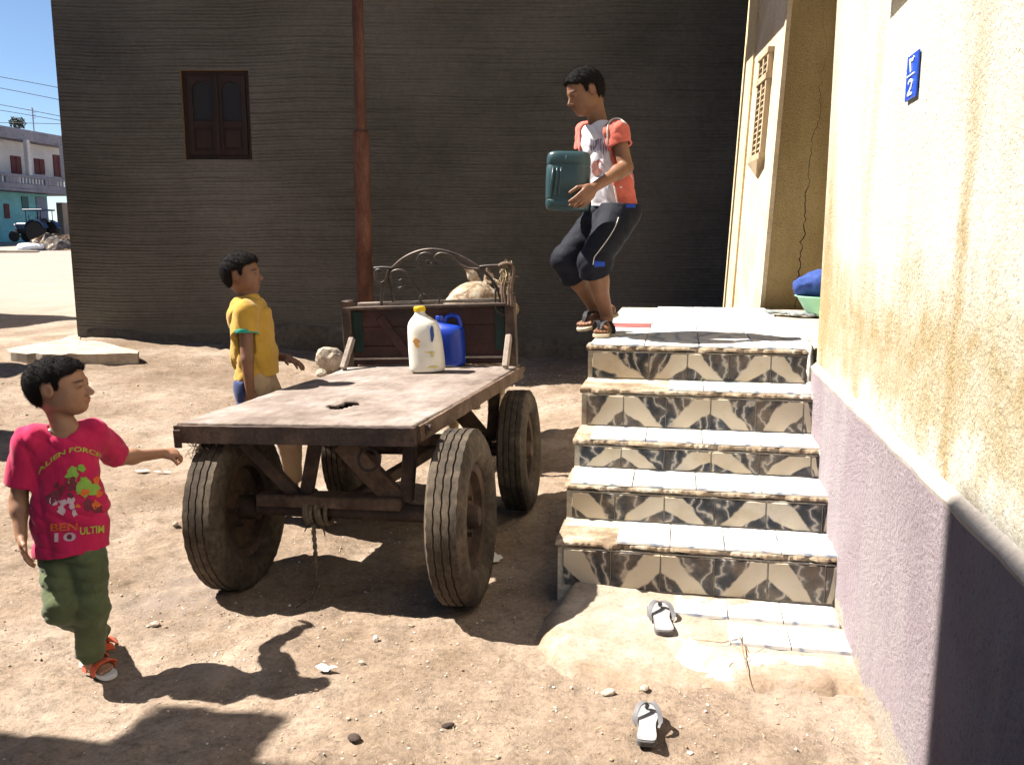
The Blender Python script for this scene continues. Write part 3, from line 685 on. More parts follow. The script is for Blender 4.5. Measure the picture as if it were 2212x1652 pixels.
for p0, p1 in (((21, 336), (47, 377)), ((72, 342), (97, 378)), ((113, 334), (138, 384))):
    mb = MB(); s0, s1, z0, z1 = fbx(mb, p0, p1, .0, .05); o = mb.build('window', redw, fhouse, False)
    mb = MB(); fs_(mb, (s0 + s1) / 2 - .03, (s0 + s1) / 2 + .03, .05, .075, z0, z1, .004); mb.build('window_bar', redw, o, False)
for s_ in (fh(64, 340, 1.1)[0], fh(140, 340, 1.1)[0]):
    mb = MB(); fs_(mb, s_ - .12, s_ + .12, .86, 1.1, zbt, zr); mb.build('column', whitew, fhouse, False)
mb = MB(); fbx(mb, (7, 440), (21, 472), 0, .05); mb.build('window', redw, fhouse, False)
mb = MB(); fbx(mb, (45, 424), (62, 455), 0, .04); mb.build('door', mk('green_door', [(.06, .14, .14)], 1, .7), fhouse, False)
mb = MB(); s0, s1, z0, z1 = fbx(mb, (76, 425), (106, 515), .003, .05); gd = mb.build('garage_door', mk('blue_grey_steel', [(.16, .2, .28), (.2, .24, .32)], 2, .6), fhouse, False)
for k in range(9):
    mb = MB(); z = z0 + (z1 - z0) * (k + .5) / 9; fs_(mb, s0, s1, .05, .07, z - .02, z + .02, .005); mb.build('rib', _mats['blue_grey_steel'], gd, False)
mb = MB(); fs_(mb, SEND - 1.62, SEND, -4, -3.8, base_z - .5, zb0); mb.build('passage_wall', mk('painted_passage_shade', [(.03, .028, .03)], 1, .9), fhouse, False)  # near-black colour stands in for the shade inside the gap
mb = MB(); fs_(mb, SEND - .5, SEND + 1.5, -.3, .1, base_z - .5, zb0 - .5); mb.build('gate_wall', mk('tan_wall', [(.32, .25, .2)], 1, .9), fhouse, False)
# rooftop aerial and bush
q = FP + FE * fh(112, 290)[0] + EZ * zp; ae = thing('roof_aerial', 'thin mast aerial on the roof of the far balcony house', 'aerial', tuple(q))
steel = mk('dull_steel', [(.22, .22, .23), (.3, .3, .31)], 8, .5, .2, 30, 0, 1, .1, .5, .7)
mb = MB(); mb.tube([q + Vector((-1, 0, -1)), q + Vector((-1, 0, 1.6))], .03, 6); mb.build('mast', steel, ae, False)
for k in range(4): mb = MB(); mb.tube([q + Vector((-1.25 + .03 * k, 0, 1.5 - .16 * k)), q + Vector((-.75 - .03 * k, 0, 1.5 - .16 * k))], .015, 5); mb.build('rod', steel, ae, False)
leafm = mk('dusty_green_leaf', [(.03, .045, .03), (.07, .085, .05)], 3, .8)
q = FP + FE * fh(92, 290)[0] - FN * 1.5 + EZ * (zr + .5); bush = thing('rooftop_bush', 'small dark bush growing on the roof of the far house', 'bush', tuple(q))
mb = MB(); mb.tube([q, q + Vector((.1, 0, .9))], [.06, .03], 6); mb.build('trunk', wood, bush, False)
mb = MB(); rs = np.random.RandomState(3)
for k in range(260):
    d = rs.randn(3); d /= np.linalg.norm(d); r_ = rs.rand() ** .5; c = q + Vector((d[0] * .42 * r_, d[1] * .4 * r_, .75 + d[2] * .42 * r_)); u = Vector(rs.randn(3)).normalized() * .12; w_ = u.orthogonal().normalized() * .035
    mb.add([c - u, c + w_, c + u, c - w_], [(0, 1, 2, 3)])
mb.build('crown', leafm, bush, False)
# overhead cables
cab = mk('black_cable', [(.03, .03, .035)], 1, .6)
for i, (y0, y1, lab) in enumerate(((166, 192, 'highest of the overhead cables crossing the patch of sky'), (190, 218, 'second overhead cable from the top in the patch of sky'), (226, 253, 'third overhead cable from the top in the patch of sky'), (238, 262, 'fourth overhead cable from the top in the patch of sky'), (265, 268, 'lowest and most level overhead cable above the far house'))):
    mb = MB(); sl = (y1 - y0) / 140; pts = [at(px, y0 + sl * px + .00006 * (px - 70) ** 2, 30 + i * .7) for px in range(-500, 700, 60)]
    mb.tube(pts, .011, 5); tag(mb.build('overhead_cable', cab, None), lab, 'cable', 'overhead cables')
# kerb, rubble heap, bag
def farbox(name, p0, p1, Y, dy, mat, label, cat):
    a = at(*p0, Y); b_ = at(*p1, Y); mb = MB(); mb.box(((a.x + b_.x) / 2, Y + dy / 2, (a.z + b_.z) / 2), (abs(b_.x - a.x), dy, abs(a.z - b_.z)), (0, 0, .05), .03, .015); return tag(mb.build(name, mat, None), label, cat)
farbox('kerb_wall', (-60, 541), (74, 562), 33, .4, conc, 'low concrete kerb wall in front of the far tractor', 'kerb wall')
farbox('wall_stub', (150, 512), (163, 606), 15.5, .3, plaster, 'pale wall end just behind the corner of the cement house', 'wall')
stone_m = mk('dusty_stone', [(.30, .24, .18), (.42, .35, .28), (.55, .48, .41)], 8, .9, .25, 50, .5, 40, .008)
def rockmesh(name, r, seed, mat, sq=(1, 1, .7), sub=2, amp=.35):
    bm = bmesh.new(); bmesh.ops.create_icosphere(bm, subdivisions=sub, radius=1); rs = np.random.RandomState(seed); F = rs.randn(5, 3) * 1.6; ph = rs.rand(5) * 6
    for v in bm.verts:
        c = np.array(v.co); d = 1 + amp * .5 * np.sum(np.sin(F @ c + ph)) / 2 + rs.uniform(-.06, .06); v.co = Vector(c * d * r * np.array(sq))
    me = bpy.data.meshes.new(name); bm.to_mesh(me); bm.free(); finish(me, mat, False); return me
heap = thing('rubble_heap', 'heap of rubble and dry branches below the far tractor', 'rubble heap', tuple(at(110, 556, 36)))
hc = at(112, 556, 36)
vs = []; fs = []; n = 26
for i in range(n + 1):
    for j in range(n + 1):
        x = (i / n - .5) * 3.0; y = (j / n - .5) * 3; r2 = (x / 1.4) ** 2 + (y / 1.4) ** 2
        z = (.95 * max(0, 1 - r2) ** .8 * (1 + .35 * x) + .35 * float(vnoise(x, y, 3, 70)) + .2 * float(vnoise(x, y, 8, 71)))
        vs.append((hc.x + x, hc.y + y, hc.z + z - .15))
for i in range(n):
    for j in range(n): a = i * (n + 1) + j; fs.append((a, a + n + 1, a + n + 2, a + 1))
mb = MB(); mb.add(vs, fs); mb.build('mound', mk('dark_rubble', [(.07, .06, .055), (.16, .13, .11), (.3, .26, .22)], 5, .95, .4, 20), heap, False)
rm = [rockmesh('rubble_piece', .14, k, stone_m, (1, .8, .6), 1) for k in range(4)]
for k in range(40):
    o = link('rubble_piece', rm[k % 4], heap, False); x, y = random.uniform(-1.5, 1.3), random.uniform(-1.4, 0); z = .8 * max(0, 1 - (x / 1.4) ** 2 - (y / 1.4) ** 2)
    o.location = (hc.x + x, hc.y + y, hc.z + z - .06); o.rotation_euler = (random.random() * 6, random.random() * 6, 0); o.scale = (random.uniform(.5, 1.5),) * 3
for k in range(34):
    x, y = random.uniform(-1.2, 1.3), random.uniform(-1.2, .4); z = .85 * max(0, 1 - (x / 1.5) ** 2 - (y / 1.5) ** 2); p = hc + Vector((x, y, z)); a = random.uniform(-.5, .5)
    mb = MB(); mb.tube([p, p + Vector((.3, random.uniform(-.2, .2), .1 + a * .2)), p + Vector((.75, random.uniform(-.3, .3), a * .4))], [.025, .018, .006], 5); mb.build('branch', wood, heap, False)
bagm = mk('white_plastic', [(.62, .66, .74), (.72, .75, .8)], 3, .4)
bc = at(62, 536, 35); me = rockmesh('plastic_bag', .42, 9, bagm, (1.2, .7, .5), 3, .5); o = link('plastic_bag', me); o.location = bc; tag(o, 'crumpled white plastic bag below the far tractor', 'plastic bag')

# tractor, nose to the left
tb = mk('tractor_blue', [(.012, .03, .075), (.018, .045, .11)], 4, .5, .2, 20, 0, 1, .1, .4); tk = mk('black_rubber_far', [(.018, .017, .018)], 1, .85); tg = mk('pale_metal_far', [(.5, .5, .52)], 1, .4)
tc = at(75, 522, 41); tr = thing('tractor', 'blue farm tractor with canopy parked before the far house', 'tractor', tuple(tc), (0, 0, R(-8))); tr.scale = (.74,) * 3
def tbox(name, c, d, mat, par=tr, ch=.03, rot=None): mb = MB(); mb.box(c, d, rot, ch); return mb.build(name, mat, par)
tbox('bonnet', (-.55, 0, .95), (1.0, .5, .42), tb, ch=.08); tbox('chassis', (-.2, 0, .62), (1.9, .36, .26), tk); tbox('fuel_tank', (.15, 0, 1.0), (.5, .55, .4), tb, ch=.06)
tbox('seat', (.62, 0, 1.05), (.36, .42, .12), tk); tbox('seat_back', (.78, 0, 1.25), (.08, .42, .36), tk)
for sy in (-1, 1):
    Mx = Matrix.Rotation(R(90), 3, 'X')
    mb = MB(); mb.lathe([(.34, -.17), (.58, -.19), (.63, -.12), (.63, .12), (.58, .19), (.34, .17)], 28, (.62, sy * .62, .62), Mx); w = mb.build('rear_wheel', tk, tr)
    mb = MB(); mb.lathe([(0, -.06), (.33, -.1), (.34, 0), (.33, .1), (0, .06)], 20, (.62, sy * .62, .62), Mx); mb.build('rim', tb if sy > 0 else tg, w)
    mb = MB(); mb.lathe([(.18, -.09), (.31, -.1), (.34, -.05), (.34, .05), (.31, .1), (.18, .09)], 24, (-.95, sy * .55, .33), Mx); w = mb.build('front_wheel', tk, tr)
    mb = MB(); mb.lathe([(0, -.05), (.18, -.07), (.18, .07), (0, .05)], 16, (-.95, sy * .55, .33), Mx); mb.build('rim', tb, w)
    mb = MB(); n = 10; pts = [(.62 + .74 * math.cos(math.pi * k / n), .62 + .74 * math.sin(math.pi * k / n)) for k in range(1, n)]
    poly = pts + [(.62 + .69 * math.cos(math.pi * k / n), .62 + .69 * math.sin(math.pi * k / n)) for k in range(n - 1, 0, -1)]
    mb.prism(poly, (0, sy * .62 - .22, 0), (1, 0, 0), (0, 0, 1), (0, 1, 0), .44); mb.build('mudguard', tb, tr)
    for x in (-.05, .95): mb = MB(); mb.tube([(x, sy * .55, 1.1), (x, sy * .55, 1.88)], .025, 8); mb.build('canopy_post', tk, tr)
    mb = MB(); mb.lathe([(0, -.05), (.09, -.04), (.1, .03), (0, .05)], 14, (-1.08, sy * .2, 1.0), Matrix.Rotation(R(90), 3, 'Y')); mb.build('headlight', tg, tr)
tbox('canopy', (.45, 0, 1.93), (1.35, 1.3, .1), tb, ch=.04); tbox('front_axle', (-.95, 0, .35), (.1, 1.0, .1), tk); tbox('grille', (-1.06, 0, .9), (.04, .42, .34), tg)
mb = MB(); mb.tube([(-.35, .12, 1.1), (-.35, .12, 1.6)], .03, 8); mb.build('exhaust_pipe', tk, tr)
mb = MB(); mb.tube([(.22, 0, 1.2), (.34, 0, 1.38)], .02, 6); mb.tube([(.36 + .02 * math.cos(a), .18 * math.cos(a), 1.4 + .12 * math.sin(a) ) for a in np.linspace(0, 2 * math.pi, 16, endpoint=False)], .015, 6, True); mb.build('steering_wheel', tk, tr)

# ------------------------------------------------------------------ the cart
CYAW, CROLL = R(-14.5), R(-2.6)
cart = thing('donkey_cart', 'old four wheeled donkey cart with flat dusty bed and dark headboard', 'cart', (-.59, 3.91, .005), (0, CROLL, CYAW))
BW, BL, BT = .485, .775, .727
steelb = mk('dark_painted_steel', [(.030, .022, .020), (.06, .038, .030), (.11, .07, .05)], 7, .7, .35, 60, .4, 80, .003, .3)
oldw = mk('grimy_timber', [(.07, .045, .032), (.13, .085, .06), (.19, .13, .095)], 6, .85, .35, 50, .5, 70, .004, .25)
palew = mk('bare_grey_timber', [(.30, .24, .20), (.42, .35, .30)], 9, .85, .3, 50, .5, 60, .004)
maroon = mk('flaking_maroon_paint', [(.022, .016, .015), (.038, .018, .016), (.058, .026, .023)], 4, .65, .3, 50, .3, 70, .003)
greenp = mk('flaking_green_paint', [(.010, .017, .015), (.014, .036, .029)], 5, .65, .3, 50, .3, 70, .003)
# deck: dusty sheet with dents, a torn hole and curled lip
m, nt, b = newmat('dusty_deck', .85, .2); co = coords(nt)
c_ = ramp(nt, noise(nt, co, 3.2, 8, .68), [(.30, (.13, .098, .08)), (.48, (.225, .178, .152)), (.66, (.33, .285, .26))])
c_ = mix(nt, .8, c_, ramp(nt, noise(nt, coords(nt, 'Object', (1, .35, 1)), 26, 6, .7), [(.3, .6), (.5, 1), (.7, 1.15)]), 'MULTIPLY')
ru = ramp(nt, noise(nt, co, 7, 7, .72), [(.60, 0), (.72, 1)]); c_ = mix(nt, math_(nt, 'MULTIPLY', ru, .55), c_, (.19, .095, .06))
nt.links.new(c_, b.inputs['Base Color']); bump(nt, b, noise(nt, co, 40, 6, .7), .5, .006); deckm = m
NU, NV = 72, 112; us = np.linspace(-BW, BW, NU + 1); vv = np.linspace(-BL, BL, NV + 1); vs = []; fs = []
_M = Matrix.LocRotScale(Vector(cart.location), Euler((0, CROLL, CYAW)), None); _h = _M.inverted() @ onp(742, 872, _M @ Vector((0, 0, BT)), _M.to_3x3() @ Vector((0, 0, 1))); hc_ = (_h.x, _h.y)                                   # hole
def hole(u, v):
    du, dv = u - hc_[0], v - hc_[1]; return (abs(du) < .07) and (abs(dv - .02 * math.sin(du * 40)) < .042 * (1 - abs(du) / .07) + .006)
for u in us:
    for v in vv:
        z = BT + .010 * float(vnoise(u, v, 2.2, 80)) + .004 * float(vnoise(u, v, 9, 81)) - .006 * sstep(.0, .5, 1 - abs(v - .1) / .7)
        du, dv = u - hc_[0], v - hc_[1]
        z += .020 * math.exp(-((dv - .085) / .035) ** 2 - (du / .08) ** 2) - .016 * math.exp(-((dv + .05) / .05) ** 2 - (du / .12) ** 2)
        z += .006 * math.exp(-((v + .12 - .5 * u) / .012) ** 2) * (1 if -.3 < u < -.1 else 0)
        e = min(BW - abs(u), BL - abs(v)); z -= .004 * max(0, 1 - e / .02)
        ju = random.uniform(-.003, .003) if abs(u) > BW - 1e-6 else 0; jv = random.uniform(-.004, .004) if abs(v) > BL - 1e-6 else 0
        vs.append((u + ju, v + jv, z))
for i in range(NU):
    for j in range(NV):
        uc, vc = (us[i] + us[i + 1]) / 2, (vv[j] + vv[j + 1]) / 2
        if hole(uc, vc): continue
        a = i * (NV + 1) + j; fs.append((a, a + NV + 1, a + NV + 2, a + 1))
me = bpy.data.meshes.new('deck'); me.from_pydata(vs, [], fs); finish(me, deckm, True); o = link('deck', me, cart); sd = o.modifiers.new('thickness', 'SOLIDIFY'); sd.thickness = .012; sd.offset = -1
# planks under the sheet, end beams, side rails
for k in (0, 1, 4, 5):
    u0 = -BW + .012 + k * (2 * BW - .02) / 6; mb = MB(); mb.box((u0 + .078, 0, BT - .032), (.150, 2 * BL - .03, .022), None, .003, .0015); mb.build('floor_plank', oldw, cart)
def worn_beam(name, a, b_, w, t, mat, amp=.0014, n=40):
    a, b_ = Vector(a), Vector(b_); y = (b_ - a).normalized(); x = y.cross(Vector((0, 0, 1))).normalized(); z = x.cross(y); vs = []; fs = []
    for k in range(n + 1):
        c = a.lerp(b_, k / n)
        for sx, sz in ((-1, -1), (1, -1), (1, 1), (-1, 1)):
            j = random.uniform(-amp, amp); vs.append(c + x * (sx * w / 2 + j * .12) + z * (sz * t / 2 + random.uniform(-amp, amp) * (1 if sz > 0 else .6)))
    for k in range(n):
        for i in range(4): fs.append((k * 4 + i, k * 4 + 4 + i, k * 4 + 4 + (i + 1) % 4, k * 4 + (i + 1) % 4))
    fs += [(0, 1, 2, 3), tuple(n * 4 + i for i in range(4))[::-1]]
    mb = MB(); mb.add(vs, fs); o = mb.build(name, mat, cart); bm = bmesh.new(); bm.from_mesh(o.data); bmesh.ops.recalc_face_normals(bm, faces=bm.faces); bm.to_mesh(o.data); bm.free(); return o
worn_beam('end_beam', (-BW - .004, -BL - .012, BT - .046), (BW + .004, -BL - .012, BT - .046), .03, .066, steelb)
worn_beam('end_beam', (-BW, BL - .02, BT - .06), (BW, BL - .02, BT - .06), .05, .05, oldw)
worn_beam('side_rail', (BW + .002, -BL + .012, BT - .042), (BW + .002, BL, BT - .042), .028, .058, oldw); worn_beam('side_rail', (-BW - .002, -BL + .012, BT - .042), (-BW - .002, BL, BT - .042), .028, .058, oldw)
for sx in (-.27, .27): worn_beam('chassis_rail', (sx, -BL + .05, BT - .075), (sx, BL - .05, BT - .075), .05, .06, steelb)
# corner bracket with bolt and hanging flap
mb = MB(); mb.box((BW + .018, -BL + .07, BT - .035), (.012, .03, .04), None, .003); mb.tube([(BW + .016, -BL + .07, BT - .03), (BW + .036, -BL + .07, BT - .03)], .012, 8); mb.build('bolt', steelb, cart)
mb = MB(); mb.box((-BW + .012, -BL - .03, BT - .062), (.03, .008, .07), (0, 0, .1), .002); mb.build('corner_flap', steelb, cart)
# axles, struts
tyrem = mk('dusty_old_rubber', [(.034, .028, .023), (.070, .054, .041), (.13, .10, .072)], 5, .9, .3, 40, .4, 60, .004, .2)
sidem = tyrem
rimm = mk('rusty_brown_rim', [(.025, .017, .014), (.05, .03, .022), (.10, .06, .04)], 6, .75, .3, 50, .3, 60, .003, .3)
WSK = R(4.5)
def wheel(u, v, D, w, roll0):
    rt = D / 2; e = bpy.data.objects.new('wheel', None)
    hw = w / 2; ri = rt * .60
    prof = [(ri, -hw * .62), (ri + .012, -hw * .78), (rt * .74, -hw * .98), (rt * .84, -hw * 1.0), (rt * .92, -hw * .93), (rt * .965, -hw * .80)]
    ng = 4; span = hw * 1.56; x = -hw * .76; step = span / ng
    for g in range(ng):
        a0 = -hw * .78 + g * step
        rr_ = rt * (1 - .016 * ((a0 + step / 2) / hw) ** 2)
        prof += [(rr_, a0 + step * .10), (rr_, a0 + step * .88)]
        if g < ng - 1: prof += [(rr_ - .009, a0 + step * .92), (rr_ - .009, a0 + step * 1.04)]
    prof += [(rt * .965, hw * .80), (rt * .92, hw * .93), (rt * .84, hw * 1.0), (rt * .74, hw * .98), (ri + .012, hw * .78), (ri, hw * .62), (ri - .01, 0)]
    np_ = len(prof); rs = np.random.RandomState(int(1000 * (u + 2) + 77 * (v + 2))); zz = [.0022 * (1 if k % 2 else -1) for k in range(72)]; wear = np.convolve(np.tile(rs.randn(72), 2), np.ones(5) / 5, 'same')[:72] * .004
    def jit(i, k, r, z):
        if 6 <= i < np_ - 7: return r + wear[k] , z + zz[k] * .8
        return r, z
    M = Matrix.Rotation(R(90), 3, 'Y')              # axle along u
    MZ = Matrix.Rotation(WSK, 3, 'Z') @ M
    c = Vector((u, v, rt))
    mb = MB(); prof2 = prof + [prof[0]]; mb.lathe(prof2, 72, c, MZ, jit, False); tyre = smooth_angle(mb.build('tyre', tyrem, cart), 35)
    # dished steel rim
    for name, pr, mt in (('rim', [(0, .01), (.05, .012), (.07, .0), (ri * .55, -.012), (ri * .82, .004), (ri * .86, hw * .5), (ri + .006, hw * .62), (ri + .010, hw * .55), (ri - .004, 0), (ri + .010, -hw * .55), (ri + .006, -hw * .62), (ri * .86, -hw * .5), (ri * .80, -.012), (0, -.02)], rimm),):
        mb = MB(); mb.lathe(pr, 40, c, MZ, None, False); smooth_angle(mb.build(name, mt, tyre), 40)
    mb = MB(); mb.lathe([(.0, hw * .9), (.035, hw * .88), (.045, hw * .7), (.05, .0), (.05, -.09), (0, -.09)] if u > 0 else [(.0, -hw * .9), (.035, -hw * .88), (.045, -hw * .7), (.05, 0), (.05, .09), (0, .09)], 20, c, MZ); smooth_angle(mb.build('hub', rimm, tyre))
    for k in range(5):
        a = 2 * math.pi * k / 5 + roll0; mb = MB(); p = MZ @ Vector((.072 * math.cos(a), .072 * math.sin(a), 0)); ax = MZ @ Vector((0, 0, 1))
        mb.tube([c + p - ax * .03, c + p + ax * .03], .010, 6); mb.build('wheel_nut', rimm, tyre)
WV = .6; RN, RF = .665, .615
for (u, v, D) in ((.590, -WV, RN), (-.385, -WV + .02, RN), (.51, WV, RF), (-.42, WV, RF)): wheel(u, v, D, .145, random.random())
for v, D in ((-WV + .01, RN), (WV, RF)):
    h = D / 2
    mb = MB(); mb.tube([(-.36, v + (.03 if v < 0 else .0), h), (.56, v, h)], .035, 12); smooth_angle(mb.build('axle', steelb, cart))
    mb = MB(); mb.box((.04, v, h + .045), (.62, .09, .05), None, .006); mb.build('axle_bolster', oldw, cart)
    for a, b_ in (((-.29, v - .06, BT - .10), (-.10, v, h + .05)), ((.02, v - .05, BT - .10), (-.07, v, h + .05)), ((.40, v - .02, BT - .10), (.36, v, h + .05))):
        mb = MB(); mb.beam(a, b_, .05, .035, (0, 1, 0)); mb.build('strut', steelb, cart)
    mb = MB(); mb.beam((.13, v - .05, BT - .10), (.33, v, h + .04), .09, .03, (0, 1, 0)); mb.build('strut', oldw, cart)
mb = MB(); mb.beam((.05, -WV, RN / 2), (.05, WV, RF / 2), .05, .05); mb.build('reach_pole', steelb, cart)
# iron ring under the end beam and hanging rope
rp = Vector((.30, -BL - .005, BT - .085))
mb = MB(); mb.tube([rp + Vector((0, .0, .02)), rp + Vector((0, -.002, -.01))], .006, 6); mb.build('ring_eye', steelb, cart)
mb = MB(); mb.tube([rp + Vector((.04 * math.sin(a), .006 * math.cos(a), -.05 + .04 * math.cos(a))) for a in np.linspace(0, 2 * math.pi, 28, endpoint=False)], .0055, 8, True); smooth_angle(mb.build('iron_ring', steelb, cart))
ropem = mk('grimy_rope', [(.10, .075, .05), (.22, .17, .12)], 30, .95, .4, 90, .6, 120, .003)
def rope(pts, r, name, mat, parent, local=True, tw=46):
    P = [Vector(p) for p in pts]; L = [0]
    for a, b_ in zip(P, P[1:]): L.append(L[-1] + (b_ - a).length)
    N = max(12, int(L[-1] / (r * .9))); Q = []
    for k in range(N + 1):
        t = L[-1] * k / N; i = max(i for i in range(len(L)) if L[i] <= t + 1e-9); i = min(i, len(P) - 2); f = (t - L[i]) / max(1e-6, L[i + 1] - L[i]); Q.append(P[i].lerp(P[i + 1], f))
    mb = MB()
    for ph in (0, math.pi):
        S_ = []
        for k, q in enumerate(Q):
            t = (Q[min(k + 1, N)] - Q[max(k - 1, 0)]).normalized(); x = t.orthogonal().normalized(); y = t.cross(x); a = ph + k * .9 * r * 260 * .42
            S_.append(q + (x * math.cos(a) + y * math.sin(a)) * r * .55)
        mb.tube(S_, r * .62, 6)
    return mb.build(name, mat, parent, local, True)
tie = MB(); ax0 = Vector((-.02, -WV + .01, RN / 2))
for k in range(6):
    a0 = random.uniform(0, 6); tie.tube([ax0 + Vector((-.04 + .018 * k + .006 * math.sin(a), .052 * math.cos(a + a0), .052 * math.sin(a + a0))) for a in np.linspace(0, 2 * math.pi, 18, endpoint=False)], .009, 6, True)
for k in range(4):
    d = Vector((random.uniform(-.5, .5), random.uniform(-.5, .2), random.uniform(-1, .2))).normalized() * .6; tie.tube([ax0, ax0 + d * .06, ax0 + d * .13 + Vector((0, 0, -.03))], [.008, .006, .002], 5)
tie.build('rope_binding', ropem, cart, True, True)
rope([ax0 + Vector((0, -.05, -.04)), ax0 + Vector((.005, -.06, -.15)), ax0 + Vector((.0, -.065, -.29)), ax0 + Vector((-.012, -.10, -.325)), ax0 + Vector((-.03, -.2, -.327))], .0085, 'hanging_rope', ropem, cart)
# headboard
HV = BL - .035; HT = 1.055
for k in range(3):
    z0 = BT + .012 + k * .103; mb = MB(); mb.box((0, HV, z0 + .05), (2 * BW - .09, .022, .1028), None, .003, .002); mb.build('headboard_plank', maroon, cart)
mb = MB(); mb.box((0, HV - .012, HT - .008), (2 * BW - .02, .05, .018), None, .004); mb.build('top_rail', steelb, cart)
mb = MB(); mb.box((0, HV + .03, HT + .012), (2 * BW - .16, .03, .016), None, .003); mb.build('top_rail', palew, cart)
mb = MB(); mb.tube([(-BW + .05, HV - .02, BT + .045), (BW - .05, HV - .02, BT + .047)], .006, 6); mb.build('tie_bar', palew, cart)
for sx in (-1, 1):
    mb = MB(); mb.box((sx * (BW - .028), HV - .004, (BT + HT) / 2 + .01), (.05, .06, HT - BT + .05), None, .005, .003); mb.build('headboard_post', steelb, cart)
    mb = MB(); mb.box((sx * (BW - .085), HV - .014, BT + .19), (.055, .012, .22), (0, 0, 0), .003, .002); mb.build('painted_batten', greenp, cart)
    mb = MB(); mb.beam((sx * (BW - .035), HV - .13, BT + .006), (sx * (BW - .045) + .012, HV - .035, BT + .16), .034, .03, (1, 0, 0)); mb.build('post_brace', palew, cart)
mb = MB(); mb.beam((-.27, HV - .016, HT - .06), (-.12, HV - .016, BT + .06), .05, .012, (0, 1, 0)); mb.build('diagonal_batten', maroon, cart)
# wrought iron on top, drawn from its outline
Mc = Matrix.LocRotScale(Vector(cart.location), Euler((0, CROLL, CYAW)), None); Mi = Mc.inverted(); HN = (Mc.to_3x3() @ Vector((0, 1, 0))); HPt = Mc @ Vector((0, HV + .012, HT))
def hb(cx, cy, off=0):
    q = onp(725.4 + .23147 * cx, 495 + .23147 * cy, HPt + HN * off, HN); return Mi @ q
def cr(pts, n=6):
    P = [pts[0]] + list(pts) + [pts[-1]]; out = []
    for i in range(1, len(P) - 2):
        p0, p1, p2, p3 = [np.array(P[k], float) for k in (i - 1, i, i + 1, i + 2)]
        for k in range(n): t = k / n; out.append(tuple(.5 * (2 * p1 + (p2 - p0) * t + (2 * p0 - 5 * p1 + 4 * p2 - p3) * t * t + (3 * p1 - p0 - 3 * p2 + p3) * t ** 3)))
    return out + [pts[-1]]
ironm = mk('blackened_iron', [(.02, .017, .016), (.045, .035, .03), (.09, .06, .045)], 14, .45, .3, 60, .2, 80, .002, .5, .4)
def iron(name, pts, r, off=0): mb = MB(); mb.tube([hb(x, y, off) for x, y in cr(pts)], r, 8); return mb.build(name, ironm, cart, True, True)
iron('iron_arch', [(425, 720), (432, 600), (465, 480), (525, 370), (630, 275), (760, 212), (880, 190), (1000, 200), (1120, 235), (1230, 290), (1340, 360), (1440, 455), (1515, 570), (1555, 720)], .0085)
iron('iron_scroll', [(862, 285), (848, 305), (868, 328), (900, 318), (908, 280), (890, 240), (845, 222), (795, 235), (765, 275), (760, 330), (800, 425), (880, 530), (945, 600), (966, 655), (940, 712), (880, 738), (820, 705), (785, 655), (796, 622), (828, 612), (850, 635), (836, 656)], .0065, -.01)
iron('iron_scroll', [(962, 285), (978, 300), (965, 330), (935, 322), (918, 290), (932, 250), (972, 226), (1040, 232), (1100, 270), (1160, 330), (1235, 364), (1345, 372)], .0065, -.01)
iron('iron_scroll', [(590, 484), (618, 472), (635, 500), (615, 542), (570, 548), (528, 515), (508, 455), (522, 405), (570, 382), (625, 388), (685, 440), (745, 525), (800, 600), (836, 648)], .0065, -.012)
iron('iron_scroll', [(395, 398), (418, 405), (412, 380), (378, 385), (366, 430), (385, 480), (425, 498), (458, 480), (478, 430), (490, 380)], .0065, -.012)
iron('iron_bar', [(355, 366), (440, 358), (530, 366)], .008); iron('iron_bar', [(1345, 352), (1440, 342), (1560, 340)], .008)
iron('iron_upright', [(482, 372), (500, 470), (528, 600), (540, 735)], .008, .012); iron('iron_upright', [(1548, 330), (1560, 480), (1572, 600), (1590, 735)], .008, .012)
iron('iron_hoop', [(1490, 560), (1490, 660), (1492, 740), (1535, 788), (1595, 802), (1645, 775), (1668, 735)], .0055, -.03)
# harness straps and rope ends slung over the right upright
for k in range(5):
    a = 1535 + k * 26; mb = MB(); mb.tube([hb(x, y, -.02 - .012 * k) for x, y in cr([(1530 + 8 * k, 350 - 6 * k), (a, 330), (a + 18, 420 + 30 * (k % 2)), (a + 10 - 12 * (k % 3), 560), (a + 6, 690 + 8 * k)])], .009 + .003 * (k % 2), 6); mb.build('harness_strap', oldw, cart, True, True)
strawm = mk('dry_straw', [(.30, .23, .12), (.42, .34, .19), (.50, .44, .30)], 12, .9)
mb = MB()
for k in range(60):
    c0_ = hb(random.gauss(1595, 28), random.gauss(400, 60), -.02 - random.random() * .05); d = Vector((random.gauss(0, .5), random.gauss(0, .5), random.gauss(-.7, .5))).normalized() * random.uniform(.02, .06); mb.tube([c0_, c0_ + d * .6 + Vector((.003, 0, 0)), c0_ + d], .0014, 4)
tag(mb.build('hay_wisps', strawm, cart), None)
# shafts to the donkey
for sx in (-.24, .30): mb = MB(); mb.tube([(sx, BL - .1, .58), (sx * .95, BL + .5, .57), (sx * .85, BL + .95, .57)], [.028, .026, .022], 10); mb.build('shaft', oldw, cart, True, True)
# coil of wire at the foot of the headboard
mb = MB(); pts = [(.22 + .13 * math.cos(a) + .012 * math.sin(3 * a), HV - .075 + .03 * math.sin(a), BT + .006 + .004 * math.sin(5 * a)) for a in np.linspace(0, 12.2, 80)]
mb.tube(pts, .003, 5); tag(mb.build('wire_coil', steelb, None), 'loose loop of dark wire on the cart bed by the headboard', 'wire'); wc = bpy.data.objects['wire_coil']; wc.location = cart.location; wc.rotation_euler = cart.rotation_euler

